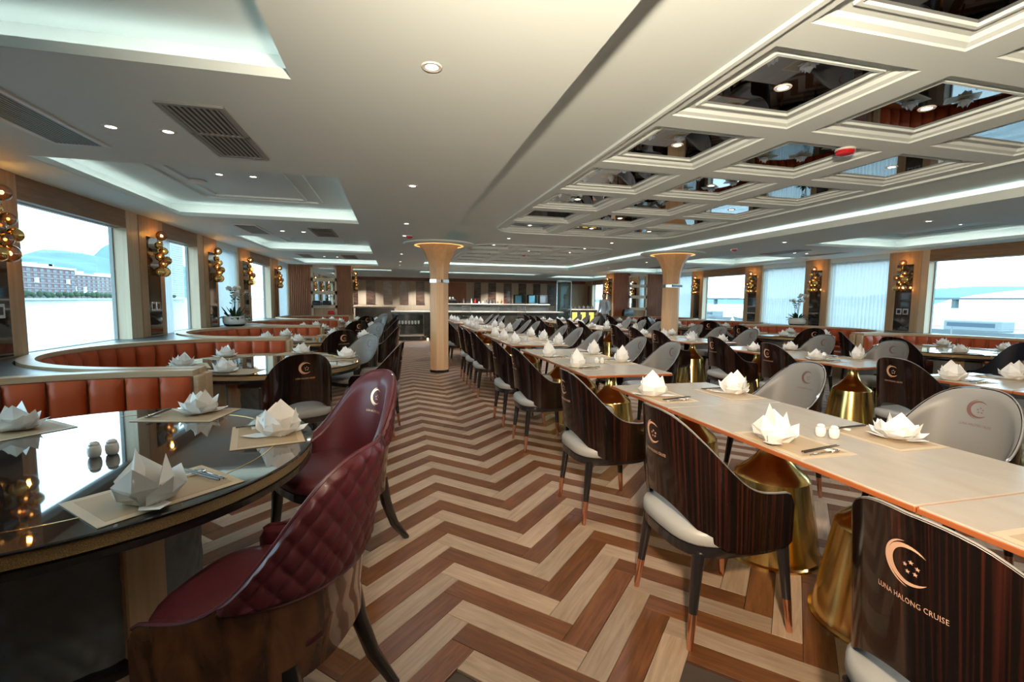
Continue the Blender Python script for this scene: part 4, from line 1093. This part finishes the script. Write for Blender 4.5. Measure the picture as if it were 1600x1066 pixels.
# ------------------------------------------------------------------ outside: harbour
w = MB().quad((-2500, -1500, -3.2), (2500, -1500, -3.2), (2500, 4000, -3.2), (-2500, 4000, -3.2)).build('harbour_water', 'water'); tag(w, 'calm grey harbour water outside the windows', 'water', kind='structure')
sh = MB().box(-420, -330, 200, 1500, -3.3, -1.6).build('far_shore', 'concrete'); tag(sh, kind='structure', label='low concrete quay across the water on the left', cat='quay')
def building(x, y0, y1, h, label, seed, storeys=6, wh=True):
    rnd = random.Random(seed); t = empty('waterfront_building', (x, (y0+y1)/2, -1.6)); l = (y1-y0)/2
    MB().box(-30, 0, -l, l, 0, h).build('brick_block', 'brickred', t)
    MB().box(-31, 1.2, -l-.5, l+.5, h, h+2.2).build('white_roof_edge', 'bwhite', t)
    fh = h/storeys
    for k in range(1, storeys): MB().box(0, .7, -l, l, k*fh-.4, k*fh).build('balcony_slab', 'concrete', t)
    n = int(2*l/9)
    for i in range(n):
        yc = -l+(i+.5)*2*l/n
        for k in range(storeys): MB().box(0, .25, yc-2.6, yc+2.6, k*fh+.9, k*fh+fh*.75).build('window_band', 'bglass', t)
        if wh and rnd.random() < .3:
            k0 = rnd.randint(1, 3); MB().box(0, 1.6, yc-2.2, yc+2.2, k0*fh, (k0+rnd.choice((1, 2)))*fh).build('white_bay', 'bwhite', t)
    for i in range(5):
        yy = rnd.uniform(-l*.9, l*.9); MB().box(-14, -6, yy-4, yy+4, h+2.2, h+5).build('roof_hut', 'bwhite', t)
    tag(t, label, 'building')
building(-350, 470, 640, 31, 'long brick apartment block with white roof edge across the water', 3)
building(-360, 650, 800, 27, 'second brick block with white bays further along the far shore', 4)
tw = empty('tower_block', (-360, 930, -1.6)); MB().box(-20, 0, -22, 22, 0, 92).build('tower_shaft', 'concrete', tw)
for k in range(1, 24): MB().box(0, .5, -22, 22, k*3.8, k*3.8+1.6).build('window_band', 'bglass', tw)
tag(tw, 'tall pale tower seen through the narrow curtained window', 'building')
rnd = random.Random(2)
for k in range(46):
    y = 440+k*9+rnd.uniform(-.7, .7); r_ = rnd.uniform(2.6, 3.4)
    b = MB()
    for q in range(3): b.sphere((rnd.uniform(-.8, .8), rnd.uniform(-.8, .8), r_*.9+rnd.uniform(0, 2)), r_*rnd.uniform(.6, .9), 8, 6)
    t = empty('shore_tree', (-334, y, -1.6)); b.build('crown', 'tree', t, True, 0); MB().tube([(0, 0, 0), (0, 0, r_*.8)], .35, 6).build('trunk', 'stick', t)
    tag(t, 'round green tree in the row along the far quay', 'tree', 'trees along the far quay')
b = MB()
def hill(u, v):
    y = 500+2600*u; x = -1000-500*v
    h_ = 1.5*(78+46*math.sin(u*7.1+.6)+26*math.sin(u*17+2)+9*math.sin(u*41))*math.sin(PI*min(1, v*1.0)*.5)**.7
    return (x, y, -3+h_*(1.55 if True else 1))
b.grid(hill, 80, 8); h = b.build('hills', 'forest', None, True, 0); tag(h, kind='structure', label='low wooded hills beyond the far shore', cat='hills')
pier = empty('floating_pier', (60, 45, -2.6))
MB().box(-3, 3, -60, 120, 0, .7).build('deck', 'piergrey', pier)
for k in range(18): MB().tube([(-2.8, -58+k*10, .7), (-2.8, -58+k*10, 1.8)], .06, 6).build('post', 'boatgrey', pier)
MB().box(-2.84, -2.76, -58, 112, 1.74, 1.82).build('handrail', 'boatgrey', pier)
tag(pier, 'pale floating pier with a handrail outside the right windows', 'pier')
for k in range(6):
    bt = empty('moored_boat', (70, 10+k*17, -3.0)); 
    MB().loft([[(-1.6, -6, 0), (1.6, -6, 0), (1.4, 4, 0), (0, 7, 0), (-1.4, 4, 0)], [(-2, -6.3, 1.3), (2, -6.3, 1.3), (1.9, 4, 1.4), (0, 8, 1.6), (-1.9, 4, 1.4)]]).build('hull', 'boatgrey', bt)
    MB().box(-1.3, 1.3, -4.5, 1.5, 1.3, 2.6, .2).build('cabin', 'boatgrey', bt); MB().box(-1.32, 1.32, -4, 1, 1.8, 2.3).build('cabin_window', 'bglass', bt)
    tag(bt, 'white motor boat moored beyond the floating pier', 'boat', 'boats beyond the pier')
br = empty('far_bridge', (900, 700, -3)); MB().box(-6, 6, -900, 900, 14, 17).build('deck', 'piergrey', br)
for k in range(15): MB().box(-4, 4, -840+k*120-3, -840+k*120+3, 0, 14).build('pier', 'piergrey', br)
tag(br, 'thin distant bridge across the water on the right', 'bridge')
b = MB()
def hill2(u, v):
    y = 900+2400*u; x = 1300+500*v
    return (x, y, -3+(34+22*math.sin(u*9+1)+9*math.sin(u*27))*math.sin(PI*.5*v)**.7)
b.grid(hill2, 60, 6); h = b.build('hills', 'forest', None, True, 0); tag(h, kind='structure', label='low land across the water on the right', cat='hills')
